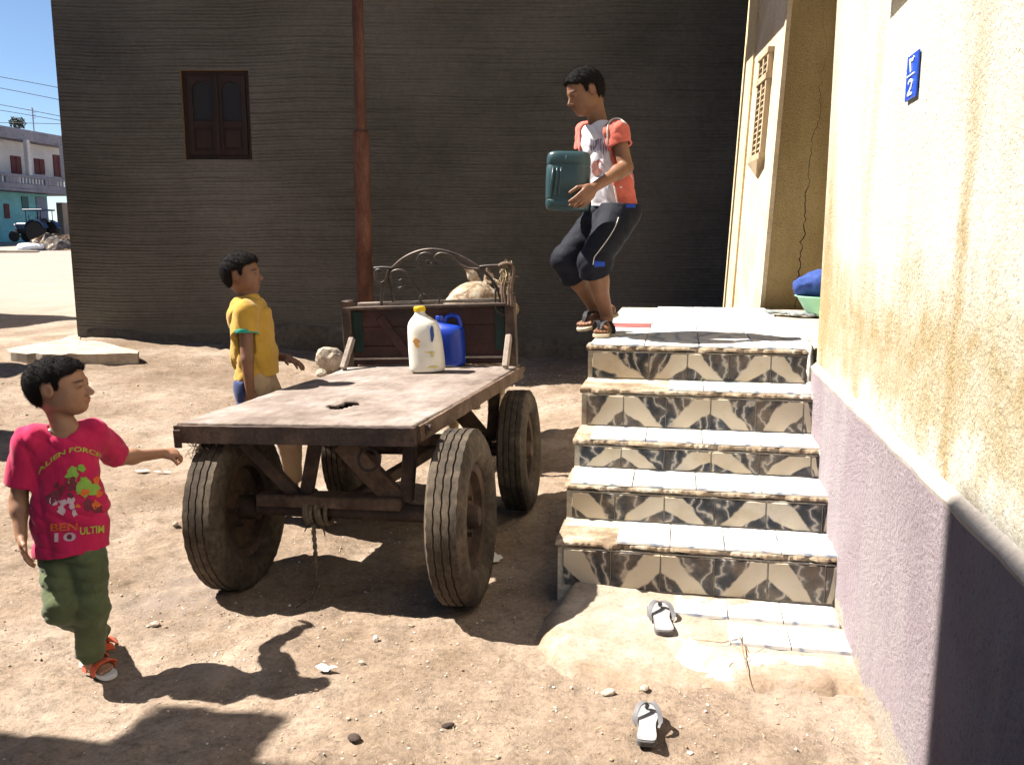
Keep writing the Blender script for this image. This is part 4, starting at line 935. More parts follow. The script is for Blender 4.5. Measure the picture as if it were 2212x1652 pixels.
# ------------------------------------------------------------------ jugs on the cart bed
def superloft(mb, rings, n=40, ex=2.6):
    "rings: (z, cx, cy, rx, ry)"
    vs = []; fs = []
    for z, cx, cy, rx, ry in rings:
        for k in range(n):
            a = 2 * math.pi * k / n; c, s = math.cos(a), math.sin(a); r = (abs(c) ** ex + abs(s) ** ex) ** (-1 / ex); vs.append((cx + rx * r * c, cy + ry * r * s, z))
    m_ = len(rings)
    for i in range(m_ - 1):
        for k in range(n): fs.append((i * n + k, i * n + (k + 1) % n, (i + 1) * n + (k + 1) % n, (i + 1) * n + k))
    fs += [tuple(range(n))[::-1], tuple((m_ - 1) * n + k for k in range(n))]; mb.add(vs, fs); return mb
def on_bed(px, py):
    nrm = Mc.to_3x3() @ Vector((0, 0, 1)); return onp(px, py, Mc @ Vector((0, 0, BT + .004)), nrm)
def plastic(name, c, rough=.35, tr=0):
    m, nt, b = newmat(name, rough, .45); co = coords(nt); k = ramp(nt, noise(nt, co, 9, 5), [(.35, tuple(v * .86 for v in c)), (.65, c)])
    nt.links.new(k, b.inputs['Base Color']); bump(nt, b, noise(nt, co, 30, 3), .08, .004)
    if tr: b.inputs['Subsurface Weight'].default_value = tr; b.inputs['Subsurface Radius'].default_value = (.02, .018, .012); b.inputs['Subsurface Scale'].default_value = .5
    return m
jp = on_bed(924, 801); S_ = 1.0
crm = plastic('cream_plastic', (.76, .735, .65), .4, .15); yel = plastic('yellow_plastic', (.82, .55, .02)); blu = plastic('blue_plastic', (.012, .045, .36), .3)
jug = thing('white_jug', 'cream white plastic jug with yellow cap standing on the cart bed', 'jug', tuple(jp), (0, CROLL, R(-8)))
jh = (806 - 712) / FPX * jp.y * 1.02
rx = 38.5 / FPX * jp.y * 1.0; ry = rx * .78
mb = MB()
superloft(mb, [(0, 0, 0, rx * .88, ry * .85), (.006, 0, 0, rx * .97, ry * .95), (.018, 0, 0, rx, ry), (.05, 0, 0, rx, ry), (.10, -.002, 0, rx * .985, ry), (.16, -.004, 0, rx * .95, ry * .98), (.205, -.007, 0, rx * .91, ry * .96), (.235, -.009, 0, rx * .86, ry * .9), (.252, -.012, 0, rx * .77, ry * .8), (.272, -.018, 0, rx * .55, ry * .6), (.286, -.022, 0, rx * .36, ry * .45), (.294, -.023, 0, .026, .026), (.304, -.023, 0, .024, .024)])
bo = smooth_angle(mb.build('body', crm, jug), 50)
mb = MB(); mb.lathe([(.0, .304), (.027, .304), (.029, .308), (.029, .326), (.026, .330), (0, .331)], 28, (-.023, 0, 0)); capo = smooth_angle(mb.build('cap', yel, jug))
mb = MB()
for k in range(28): a = 2 * math.pi * k / 28; mb.box((-.023 + .029 * math.cos(a), .029 * math.sin(a), .316), (.003, .002, .016), (0, 0, a), .0005)
mb.build('cap_ribs', yel, capo)
# moulded grip: dark slot where light shows the blue jug behind, and remains of a paper label
mb = MB(); mb.prism([(-.007, -.04), (-.001, -.04), (.008, -.01), (.006, .035), (-.001, .042), (-.008, .02)], (rx * .56, -ry * .985, .195), (1, .1, 0), (-.02, 0, 1), (0, 1, 0), .012); mb.build('grip_slot', plastic('slot_blue', (.03, .06, .25)), jug)
lab1 = mk('orange_label_paper', [(.70, .32, .05), (.75, .48, .14), (.62, .07, .03)], 40, .6); lab2 = mk('yellow_label_glue', [(.62, .50, .05), (.70, .62, .2)], 40, .6)
def ragged(mb, x, z, w, h, y, seed):
    rs = np.random.RandomState(seed); poly = [((1 + .35 * rs.randn()) * w * math.cos(t), (1 + .3 * rs.randn()) * h * math.sin(t)) for t in np.linspace(0, 2 * math.pi, 14, endpoint=False)]
    mb.prism(poly, (x, y, z), (1, 0, 0), (0, 0, 1), (0, 1, 0), .004)
mb = MB(); ragged(mb, -rx * .36, .160, .014, .022, -ry * 1.0, 1); ragged(mb, -rx * .28, .138, .010, .012, -ry * 1.002, 2); mb.build('torn_label', lab1, jug)
mb = MB(); ragged(mb, rx * .36, .103, .022, .004, -ry * 1.0, 3); ragged(mb, rx * .5, .092, .004, .014, -ry * 1.0, 4); ragged(mb, rx * .42, .028, .026, .004, -ry * 1.005, 5); mb.build('label_traces', lab2, jug)
# blue can with loop handle
bp = on_bed(972, 789) + Vector((0, .0, 0)); can = thing('blue_jug', 'deep blue plastic jug with loop handle behind the cream jug', 'jug', tuple(bp), (0, CROLL, R(-12)))
rx2 = 37 / FPX * bp.y; ry2 = rx2 * .72; hB = .268
mb = MB(); superloft(mb, [(0, 0, 0, rx2 * .9, ry2 * .88), (.008, 0, 0, rx2 * .98, ry2 * .97), (.03, 0, 0, rx2, ry2), (.12, 0, 0, rx2, ry2), (.165, 0, 0, rx2 * .99, ry2), (.188, 0, 0, rx2 * .97, ry2 * .94), (.204, -.002, 0, rx2 * .92, ry2 * .8), (.214, -.01, 0, rx2 * .76, ry2 * .6), (.222, -.028, 0, rx2 * .42, ry2 * .5), (.232, -.040, 0, .024, .024), (.24, -.040, 0, .021, .021)], 40, 2.8)
smooth_angle(mb.build('body', blu, can), 50)
mb = MB(); mb.lathe([(0, .238), (.024, .238), (.026, .242), (.026, .262), (.023, .266), (0, .266)], 24, (-.040, 0, 0)); smooth_angle(mb.build('cap', blu, can))
mb = MB(); mb.tube([(x, 0, z) for x, z in cr([(-.022, .212), (-.012, .245), (.006, .262), (.035, .264), (.058, .254), (.068, .225), (.070, .19)], 5)], [.013] * 31, 12); mb.build('handle', blu, can, True, True)

# ------------------------------------------------------------------ flip-flops lying on the ground
solem = mk('grey_foam_sole', [(.11, .10, .10), (.15, .14, .135)], 12, .8, .2, 60); insm = mk('pale_grey_insole', [(.27, .26, .27), (.36, .35, .35)], 14, .75, .25, 40); strapm = mk('pale_grey_strap', [(.13, .125, .135), (.19, .185, .19)], 20, .5)
def sole_outline(L, n=40):
    P = cr([(0, 0), (.030, .004), (.037, .03), (.034, .07), (.032, .11), (.040, .155), (.047, .19), (.044, .222), (.030, .243), (.004, .25), (-.024, .244), (-.042, .225), (-.047, .192), (-.040, .155), (-.032, .11), (-.034, .07), (-.037, .03), (-.030, .004), (0, 0)], 3)
    k = L / .25; return [(x * k, y * k) for x, y in P[:-1]]
def flipflop(p_toe, p_heel, lift, label, flip):
    d = (p_toe - p_heel); L = d.length; ang = math.atan2(-d.x, d.y); t = thing('flip_flop', label, 'sandal', tuple(p_heel), (R(1.5), 0, ang), 'grey flip flops')
    o2 = sole_outline(L); mb = MB(); mb.prism(o2, (0, 0, .001), (1, 0, 0), (0, 1, 0), (0, 0, 1), .017); mb.build('sole', solem, t, True, False, .003)
    inn = [(x * .93, (y - L / 2) * .965 + L / 2) for x, y in o2]; mb = MB(); mb.prism(inn, (0, 0, .0185), (1, 0, 0), (0, 1, 0), (0, 0, 1), .0025); mb.build('insole', insm, t)
    k = L / .25; s = -1 if flip else 1
    for sx in (-1, 1):
        pts = cr([(sx * .041 * k, .105 * k, .012), (sx * .047 * k, .125 * k, .026), (sx * .036 * k, .158 * k, .046), (sx * .016 * k, .185 * k, .05), (s * .004 * k, .203 * k, .036), (s * .005 * k, .206 * k, .016)], 5)
        mb = MB(); n_ = len(pts)
        for a, b_ in zip(pts, pts[1:]): pass
        vs = []; fs = []
        for i, p in enumerate(pts):
            w = (.011 if .15 < i / n_ < .85 else .006) * k; tdir = (Vector(pts[min(i + 1, n_ - 1)]) - Vector(pts[max(i - 1, 0)])).normalized(); side = tdir.cross(Vector((0, 0, 1))); side = side.normalized() if side.length > .05 else Vector((0, 1, 0)); up = side.cross(tdir).normalized() if side.cross(tdir).length > .01 else Vector((0, 0, 1))
            for a, b_ in ((-1, -1), (1, -1), (1, 1), (-1, 1)): vs.append(Vector(p) + side * a * w * .75 + up * b_ * .0022)
        for i in range(n_ - 1):
            for q in range(4): fs.append((i * 4 + q, i * 4 + (q + 1) % 4, i * 4 + 4 + (q + 1) % 4, i * 4 + 4 + q))
        mb.add(vs, fs); smooth_angle(mb.build('strap', strapm, t), 50)
def onap(px, py):
    z = .05
    for _ in range(4): q = gz(px, py, z); z = .05 + .042 * np.clip((q.y - 2.42) / .6, 0, 1) + .006
    return q
flipflop(onap(1420, 1305), onap(1437, 1374), 0, 'grey flip flop lying on the concrete pad below the stair', False)
def ong(px, py, up=.004):
    z = 0
    for _ in range(6): q = gz(px, py, z); z = float(gh(q.x, q.y))
    return Vector((q.x, q.y, z + up))
flipflop(ong(1400, 1543, .01), ong(1396, 1622, .01), 0, 'grey flip flop lying on the bare earth nearest the camera', True)

# ------------------------------------------------------------------ small things on the landing and the ground
basin = mk('pale_green_plastic', [(.30, .62, .42), (.36, .68, .48)], 5, .35)
lz = S0.z + zt[5]
q = gz(1768, 690, lz + .002); q = Vector((q.x + .16, q.y + .25, lz + .004)); bs_ = thing('basin', 'pale green plastic basin on the landing behind the wall edge', 'basin', tuple(q))
mb = MB(); mb.lathe([(0, 0), (.12, 0), (.15, .02), (.21, .12), (.225, .125), (.225, .131), (.205, .127), (.14, .026), (0, .012)], 32, q); smooth_angle(mb.build('bowl', basin, bs_, False))
clm = mk('blue_cotton', [(.03, .06, .22), (.05, .09, .30)], 8, .9, .25, 60, .3, 90, .003)
me = rockmesh('cloth_bundle', .15, 23, clm, (1.25, 1, .75), 4, .45); o = link('cloth_bundle', me); o.location = q + Vector((-.07, 0, .19)); finish(me, None, True); tag(o, 'crumpled blue cloth heaped on the pale green basin', 'cloth')
ragm = mk('grey_rag', [(.16, .17, .17), (.28, .30, .29)], 8, .9, .25, 50, .3, 80, .003); vs = []; fs = []; q0, q1 = gz(1655, 677, lz), gz(1755, 684, lz)
for i in range(25):
    for j in range(9):
        p = q0.lerp(q1, i / 24); v = (j / 8 - .5) * .22 * (1 - abs(i / 24 - .5) * .9); vs.append((p.x, p.y + v, lz + .012 + .018 * (float(vnoise(i * .3, j * .5, 1.5, 90)) + .4)))
for i in range(24):
    for j in range(8): a = i * 9 + j; fs.append((a, a + 9, a + 10, a + 1))
mb = MB(); mb.add(vs, fs); o = mb.build('floor_rag', ragm, None, True, True); sd = o.modifiers.new('thickness', 'SOLIDIFY'); sd.thickness = .012; tag(o, 'flattened grey rag on the landing at the foot of the cracked wall', 'rag')
# rubble by the cart's far left corner
def rock(px, py, r, seed, label, mat=stone_m, Y=None, sq=(1, .9, .75), name='rock', cat='stone', grp=None):
    p = ong(px, py) if Y is None else at(px, py, Y); me = rockmesh(name, r, seed, mat, sq, 3, .4); o = link(name, me); o.location = p + Vector((0, 0, r * sq[2] * .45)); o.rotation_euler = (0, 0, seed); return tag(o, label, cat, grp)
rock(716, 806, .17, 4, 'tall pale rubble chunk on the ground behind the cart bed', sq=(1, .8, 1.1)); rock(758, 808, .13, 8, 'flat rubble lump leaning on the tall pale chunk', sq=(1.5, .9, .6)); rock(694, 812, .06, 12, 'small rubble lump left of the tall pale chunk')
rock(380, 1140, .014, 3, 'grey pebble on the earth left of the near cart wheel', sq=(1.2, .9, .8)); rock(335, 1352, .014, 6, 'oval tan pebble near the boy in the pink shirt', sq=(1.4, .9, .7)); rock(1312, 1500, .015, 7, 'grey stone embedded before the concrete pad', sq=(1.4, 1, .6)); rock(1392, 1490, .013, 17, 'round grey stone at the edge of the concrete pad', sq=(1.2, 1, .6)); rock(812, 1384, .012, 14, 'small white block just outside the cart shadow', mw, sq=(.8, .8, 1))
rock(765, 1597, .015, 15, 'dark clod beside the tall house shadow', mk('dark_dung', [(.05, .035, .03), (.09, .065, .05)], 20, .95), sq=(1.2, .9, .6)); rock(968, 1570, .012, 16, 'dark crumbled clod right of the boys shadow', _mats['dark_dung'], sq=(1.5, .8, .5)); rock(215, 628, .05, 21, 'brown clod in the sun at the corner of the cement house', _mats['dark_dung'], sq=(1.6, .8, .5))
paperm = mk('dirty_paper', [(.60, .57, .50), (.72, .70, .66)], 10, .85)
def litter(px, py, w, h, seed, label, mat=paperm):
    p = ong(px, py, .006); rs = np.random.RandomState(seed); n = 11; ring = [((1 + .3 * rs.randn()) * w * math.cos(t), (1 + .3 * rs.randn()) * h * math.sin(t)) for t in np.linspace(0, 2 * math.pi, n, endpoint=False)]
    vs = [(p.x, p.y, p.z + .012)] + [(p.x + x, p.y + y, p.z + .004 + .012 * rs.rand()) for x, y in ring]; mb = MB(); mb.add(vs, [(0, 1 + i, 1 + (i + 1) % n) for i in range(n)]); return tag(mb.build('paper_scrap', mat, None), label, 'litter')
litter(705, 1451, .026, .024, 1, 'round pale scrap on the earth right of the boys shadow'); litter(310, 1022, .05, .02, 2, 'white torn scrap between the pink shirt boy and the wheel'); litter(350, 1024, .04, .016, 3, 'white torn scrap nearest the left tyre'); litter(1070, 1210, .035, .05, 4, 'white crumpled scrap behind the near right wheel'); litter(1050, 1030, .02, .02, 5, 'white scrap in the shade under the cart')
red_l = mk('faded_red_plastic', [(.30, .06, .05)], 1, .6); litter(520, 1018, .03, .02, 6, 'faded red scrap on the earth left of the yellow shirt boy', red_l)
bluel = mk('faded_blue_plastic', [(.30, .40, .55)], 1, .6); litter(440, 1000, .03, .014, 7, 'pale blue scrap on the earth above the pink shirt boy', bluel)
# bent twig on the pad
mb = MB(); P = [onap(*p) + Vector((0, 0, .012)) for p in ((1500, 1388), (1560, 1395), (1600, 1385), (1612, 1410))]; mb.tube(P, [.001, .0015, .002, .001], 5); mb.tube([onap(1596, 1376) + Vector((0, 0, .02)), onap(1608, 1430) + Vector((0, 0, .012)), onap(1622, 1490) + Vector((0, 0, .01))], [.002, .002, .001], 5); mb.tube([onap(1608, 1430) + Vector((0, 0, .012)), onap(1660, 1400) + Vector((0, 0, .01))], [.0015, .0008], 5)
tag(mb.build('twig', wood, None), 'thin dry twig lying on the concrete pad', 'twig')
# gravel and straw too many to count
rs = np.random.RandomState(11); ico = [(0, 0, 1), (.89, 0, .45), (.28, .85, .45), (-.72, .53, .45), (-.72, -.53, .45), (.28, -.85, .45), (.72, .53, -.45), (-.28, .85, -.45), (-.89, 0, -.45), (-.28, -.85, -.45), (.72, -.53, -.45), (0, 0, -1)]
icf = [(0, 1, 2), (0, 2, 3), (0, 3, 4), (0, 4, 5), (0, 5, 1), (1, 6, 2), (2, 7, 3), (3, 8, 4), (4, 9, 5), (5, 10, 1), (6, 7, 2), (7, 8, 3), (8, 9, 4), (9, 10, 5), (10, 6, 1), (11, 7, 6), (11, 8, 7), (11, 9, 8), (11, 10, 9), (11, 6, 10)]
mb = MB(); N = 0
while N < 6500:
    y = rs.uniform(1.9, 9.5) ** 1; x = rs.uniform(-.62 * y - .4, min(1.1, .25 * y + .9))
    if float(vnoise(x, y, 1.3, 95)) < rs.uniform(-.5, .35): continue
    if x > .05 and 2.5 < y < 7: continue
    r = .0014 + .003 * rs.rand() ** 3 + (.006 * rs.rand() if rs.rand() < .03 else 0); r *= (1 + .12 * y); z = float(gh(x, y)); k = rs.uniform(.6, 1.3, 3)
    mb.add([(x + a * r * k[0], y + b_ * r * k[1], z + r * .25 + c_ * r * k[2] * .7) for a, b_, c_ in ico], icf); N += 1
gm, nt, b = newmat('mixed_gravel', .9, .2); oi = nt.nodes.new('ShaderNodeNewGeometry'); col = ramp(nt, oi.outputs['Random Per Island'], [(0, (.22, .15, .10)), (.35, (.34, .25, .17)), (.7, (.46, .38, .30)), (.9, (.62, .57, .50)), (1, (.72, .69, .64))]); nt.links.new(col, b.inputs['Base Color'])
tag(mb.build('gravel', gm, None), 'small gravel and crumbs of earth scattered over the lane', 'gravel', None, 'stuff')
mb = MB()
for k in range(900):
    y = rs.uniform(2.0, 8.5); x = rs.uniform(-.6 * y, min(.9, .2 * y + .5)); a = rs.rand() * 6.3; L = rs.uniform(.004, .016); z = float(gh(x, y)) + .003
    if x > .05 and 2.5 < y < 7: continue
    dx, dy = math.cos(a) * L, math.sin(a) * L; w = .0007 * (1 + .1 * y); mb.add([(x - dx - dy * w / L, y - dy + dx * w / L, z), (x + dx - dy * w / L, y + dy + dx * w / L, z + .003), (x + dx + dy * w / L, y + dy - dx * w / L, z + .003), (x - dx + dy * w / L, y - dy - dx * w / L, z)], [(0, 1, 2, 3)])
tag(mb.build('straw', strawm, None), 'short bits of straw strewn over the lane', 'straw', None, 'stuff')
# tuft of hay and feathers on the left wheel
mb = MB(); tcn = at(438, 962, 3.33)
for k in range(150):
    c0_ = tcn + Vector((random.gauss(0, .022), random.gauss(0, .03), random.gauss(0, .022))); d = Vector((random.gauss(0, 1), random.gauss(0, 1), random.gauss(-.4, .8))).normalized() * random.uniform(.015, .05); mb.tube([c0_, c0_ + d * .5 + Vector((0, 0, .004)), c0_ + d], .0013, 4)
tag(mb.build('hay_tuft', strawm, None), 'tuft of pale hay caught on top of the near left wheel', 'hay')

# ------------------------------------------------------------------ bodies: smooth-blended volumes turned into one skin
def smin(a, b, k):
    if k <= 0: return np.minimum(a, b)
    h = np.maximum(k - np.abs(a - b), 0) / k; return np.minimum(a, b) - h * h * k * .25
V3 = lambda v: np.array(v, np.float32)
class Field:
    def __init__(s, lo, hi, h):
        s.lo = np.array(lo, float); s.h = h; n = np.ceil((np.array(hi) - s.lo) / h).astype(int) + 1; s.n = n
        s.d = np.full(n, .2, np.float32); s.ax = [(s.lo[k] + h * np.arange(n[k])).astype(np.float32) for k in range(3)]
    def _sub(s, lo, hi):
        i0 = np.clip(np.floor((np.array(lo) - s.lo) / s.h).astype(int), 0, s.n); i1 = np.clip(np.ceil((np.array(hi) - s.lo) / s.h).astype(int) + 1, 0, s.n)
        sl = tuple(slice(a, b) for a, b in zip(i0, i1)); return sl, (s.ax[0][sl[0]][:, None, None], s.ax[1][sl[1]][None, :, None], s.ax[2][sl[2]][None, None, :])
    def op(s, fn, lo, hi, k=.012, mode='add', pad=.03):
        sl, P = s._sub(np.array(lo) - pad - k, np.array(hi) + pad + k)
        if 0 in s.d[sl].shape: return
        g = np.broadcast_to(fn(*P), s.d[sl].shape).astype(np.float32)
        if mode == 'add': s.d[sl] = smin(s.d[sl], g, k)
        else: s.d[sl] = -smin(-s.d[sl], g, k)
    def cone(s, a, b, ra, rb, k=.015, mode='add', flat=0, sx=None, el=(1, 1)):
        "tapered limb a->b; sx = side direction with el = (side, other) stretch; flat=1 cuts the far end square, 2 both"
        a, b = V3(a), V3(b); ab = b - a; L2 = float(ab @ ab) + 1e-9; L = math.sqrt(L2); w = ab / L
        if sx is not None:
            X_ = V3(sx); X_ = X_ - w * (X_ @ w); X_ /= np.linalg.norm(X_) + 1e-9; Y_ = np.cross(w, X_)
        def f(x, y, z):
            px, py, pz = x - a[0], y - a[1], z - a[2]; t0 = (px * ab[0] + py * ab[1] + pz * ab[2]) / L2; t = np.clip(t0, 0, 1)
            qx, qy, qz = px - t * ab[0], py - t * ab[1], pz - t * ab[2]; r = ra + (rb - ra) * t
            if sx is None: d = np.sqrt(qx * qx + qy * qy + qz * qz) - r
            else:
                u = (qx * X_[0] + qy * X_[1] + qz * X_[2]) / el[0]; v = (qx * Y_[0] + qy * Y_[1] + qz * Y_[2]) / el[1]; w_ = qx * w[0] + qy * w[1] + qz * w[2]
                d = (np.sqrt(u * u + v * v + w_ * w_) - r) * min(1, min(el))
            if flat: d = np.maximum(d, (t0 - 1) * L)
            if flat == 2: d = np.maximum(d, -t0 * L)
            return d
        m = max(ra, rb) * max(1, max(el)); s.op(f, np.minimum(a, b) - m, np.maximum(a, b) + m, k, mode)
    def ell(s, c, r, M=None, k=.012, mode='add'):
        c = V3(c); r = V3(r); M = np.eye(3, dtype=np.float32) if M is None else np.array(M, np.float32)   # rows of M = local axes
        def f(x, y, z):
            px, py, pz = x - c[0], y - c[1], z - c[2]; q = [(M[i, 0] * px + M[i, 1] * py + M[i, 2] * pz) / r[i] for i in range(3)]
            k0 = np.sqrt(q[0] ** 2 + q[1] ** 2 + q[2] ** 2); k1 = np.sqrt((q[0] / r[0]) ** 2 + (q[1] / r[1]) ** 2 + (q[2] / r[2]) ** 2) + 1e-6; return k0 * (k0 - 1) / k1
        e = np.sqrt(((M * r[:, None]) ** 2).sum(0)); s.op(f, c - e, c + e, k, mode)
    def plane(s, p, n):
        "remove everything on the side n points to"
        p, n = V3(p), V3(n) / np.linalg.norm(n); x, y, z = s.ax[0][:, None, None], s.ax[1][None, :, None], s.ax[2][None, None, :]
        s.d = np.maximum(s.d, (x - p[0]) * n[0] + (y - p[1]) * n[1] + (z - p[2]) * n[2])
    def folds(s, amp, freq, dirs, seed=0):
        rs = np.random.RandomState(seed); x, y, z = s.ax[0][:, None, None], s.ax[1][None, :, None], s.ax[2][None, None, :]; t = 0
        for d in dirs:
            d = V3(d); d /= np.linalg.norm(d); w = rs.randn(3) * 9; w2 = rs.randn(3) * 17; ph = rs.rand(2) * 6
            t = t + (1.2 - 2.2 * np.abs(np.sin((x * d[0] + y * d[1] + z * d[2]) * freq * .5 + 1.6 * np.sin(x * w[0] + y * w[1] + z * w[2] + ph[0]))) ** .8) * (.5 + .5 * np.sin(x * w2[0] + y * w2[1] + z * w2[2] + ph[1])) ** 1.3
        s.d = s.d + (amp / len(dirs) * t).astype(np.float32)
    def mesh(s):
        d = s.d; n = d < 0; nx, ny, nz = d.shape
        c = np.zeros((nx - 1, ny - 1, nz - 1), np.uint8)
        for a in (0, 1):
            for b in (0, 1):
                for e in (0, 1): c += n[a:nx - 1 + a, b:ny - 1 + b, e:nz - 1 + e]
        I = np.argwhere((c > 0) & (c < 8)); idx = np.full(c.shape, -1, np.int32); idx[I[:, 0], I[:, 1], I[:, 2]] = np.arange(len(I))
        acc = np.zeros((len(I), 3)); cnt = np.zeros(len(I)); C8 = [(a, b, e) for a in (0, 1) for b in (0, 1) for e in (0, 1)]
        val = {q: d[I[:, 0] + q[0], I[:, 1] + q[1], I[:, 2] + q[2]].astype(float) for q in C8}
        for q in C8:
            for ax in range(3):
                if q[ax] == 0:
                    p = list(q); p[ax] = 1; va, vb = val[q], val[tuple(p)]; m = (va < 0) != (vb < 0); t = np.where(m, va / np.where(m, va - vb, 1), 0)
                    pos = np.tile(np.array(q, float), (len(I), 1)); pos[:, ax] += t; acc += pos * m[:, None]; cnt += m
        V = s.lo + s.h * (I + acc / np.maximum(cnt, 1)[:, None]); F = []
        for ax in range(3):
            o1, o2 = [(1, 2), (2, 0), (0, 1)][ax]
            A_ = [slice(None)] * 3; B_ = [slice(None)] * 3; A_[ax] = slice(0, -1); B_[ax] = slice(1, None); ch = n[tuple(A_)] != n[tuple(B_)]
            E = np.argwhere(ch); E = E[(E[:, o1] > 0) & (E[:, o2] > 0) & (E[:, o1] < d.shape[o1] - 1) & (E[:, o2] < d.shape[o2] - 1)]
            def cell(a, b): q = E.copy(); q[:, o1] -= a; q[:, o2] -= b; return idx[q[:, 0], q[:, 1], q[:, 2]]
            Q = np.stack([cell(1, 1), cell(0, 1), cell(0, 0), cell(1, 0)], 1); inside = n[E[:, 0], E[:, 1], E[:, 2]]; Q[~inside] = Q[~inside][:, ::-1]; F.append(Q)
        return V, np.concatenate(F)
    def build(s, name, mat, parent=None, tint=None):
        V, F = s.mesh(); me = bpy.data.meshes.new(name)
        me.vertices.add(len(V)); me.vertices.foreach_set('co', V.astype(np.float32).ravel()); me.loops.add(len(F) * 4); me.loops.foreach_set('vertex_index', F.ravel().astype(np.int32))
        me.polygons.add(len(F)); me.polygons.foreach_set('loop_start', np.arange(0, len(F) * 4, 4, dtype=np.int32)); me.update(calc_edges=True); me.validate()
        if tint is not None:
            at_ = me.color_attributes.new('tint', 'FLOAT_COLOR', 'POINT'); c = np.ones((len(me.vertices), 4), np.float32); c[:, :3] = tint(V); at_.data.foreach_set('color', c.ravel())
        finish(me, mat, True); return link(name, me, parent, False)

def skin_mat(name, c):
    m, nt, b = newmat(name, .52, .35); co = coords(nt); a = nt.nodes.new('ShaderNodeVertexColor'); a.layer_name = 'tint'
    k = ramp(nt, noise(nt, co, 16, 4), [(.35, tuple(v * .9 for v in c)), (.65, tuple(min(1, v * 1.08) for v in c))]); k = mix(nt, 1, k, a.outputs[0], 'MULTIPLY')
    nt.links.new(k, b.inputs['Base Color']); b.inputs['Subsurface Weight'].default_value = .12; b.inputs['Subsurface Radius'].default_value = (.010, .004, .002); b.inputs['Subsurface Scale'].default_value = .5
    bump(nt, b, noise(nt, co, 220, 3), .08, .002); return m
def cloth_mat(name, c, weave=900, var=.12, rough=.88, fold=.4):
    m, nt, b = newmat(name, rough, .15); co = coords(nt); k = ramp(nt, noise(nt, co, 11, 5), [(.32, tuple(v * (1 - var) for v in c)), (.68, tuple(min(1, v * (1 + var)) for v in c))]); nt.links.new(k, b.inputs['Base Color'])
    b.inputs['Sheen Weight'].default_value = .15 if sum(c) > .2 else 0; b.inputs['Sheen Roughness'].default_value = .5
    bump(nt, b, noise(nt, coords(nt, 'Object', (1, 1, .45)), 22, 3, .5, .6), fold, .012); bump(nt, b, noise(nt, co, weave * .4, 2), .15, .002); return m
hairm, nt, b = newmat('black_cropped_hair', .75, .08); co = coords(nt); b.inputs['Base Color'].default_value = (.012, .010, .010, 1)
bump(nt, b, noise(nt, coords(nt, 'Object', (1, 1, .6)), 190, 3, .7), .9, .006); bump(nt, b, noise(nt, co, 60, 3), .5, .006)
eyew = mk('eye_white', [(.62, .58, .54)], 1, .25); eyeb = mk('eye_dark', [(.012, .008, .006)], 1, .2)

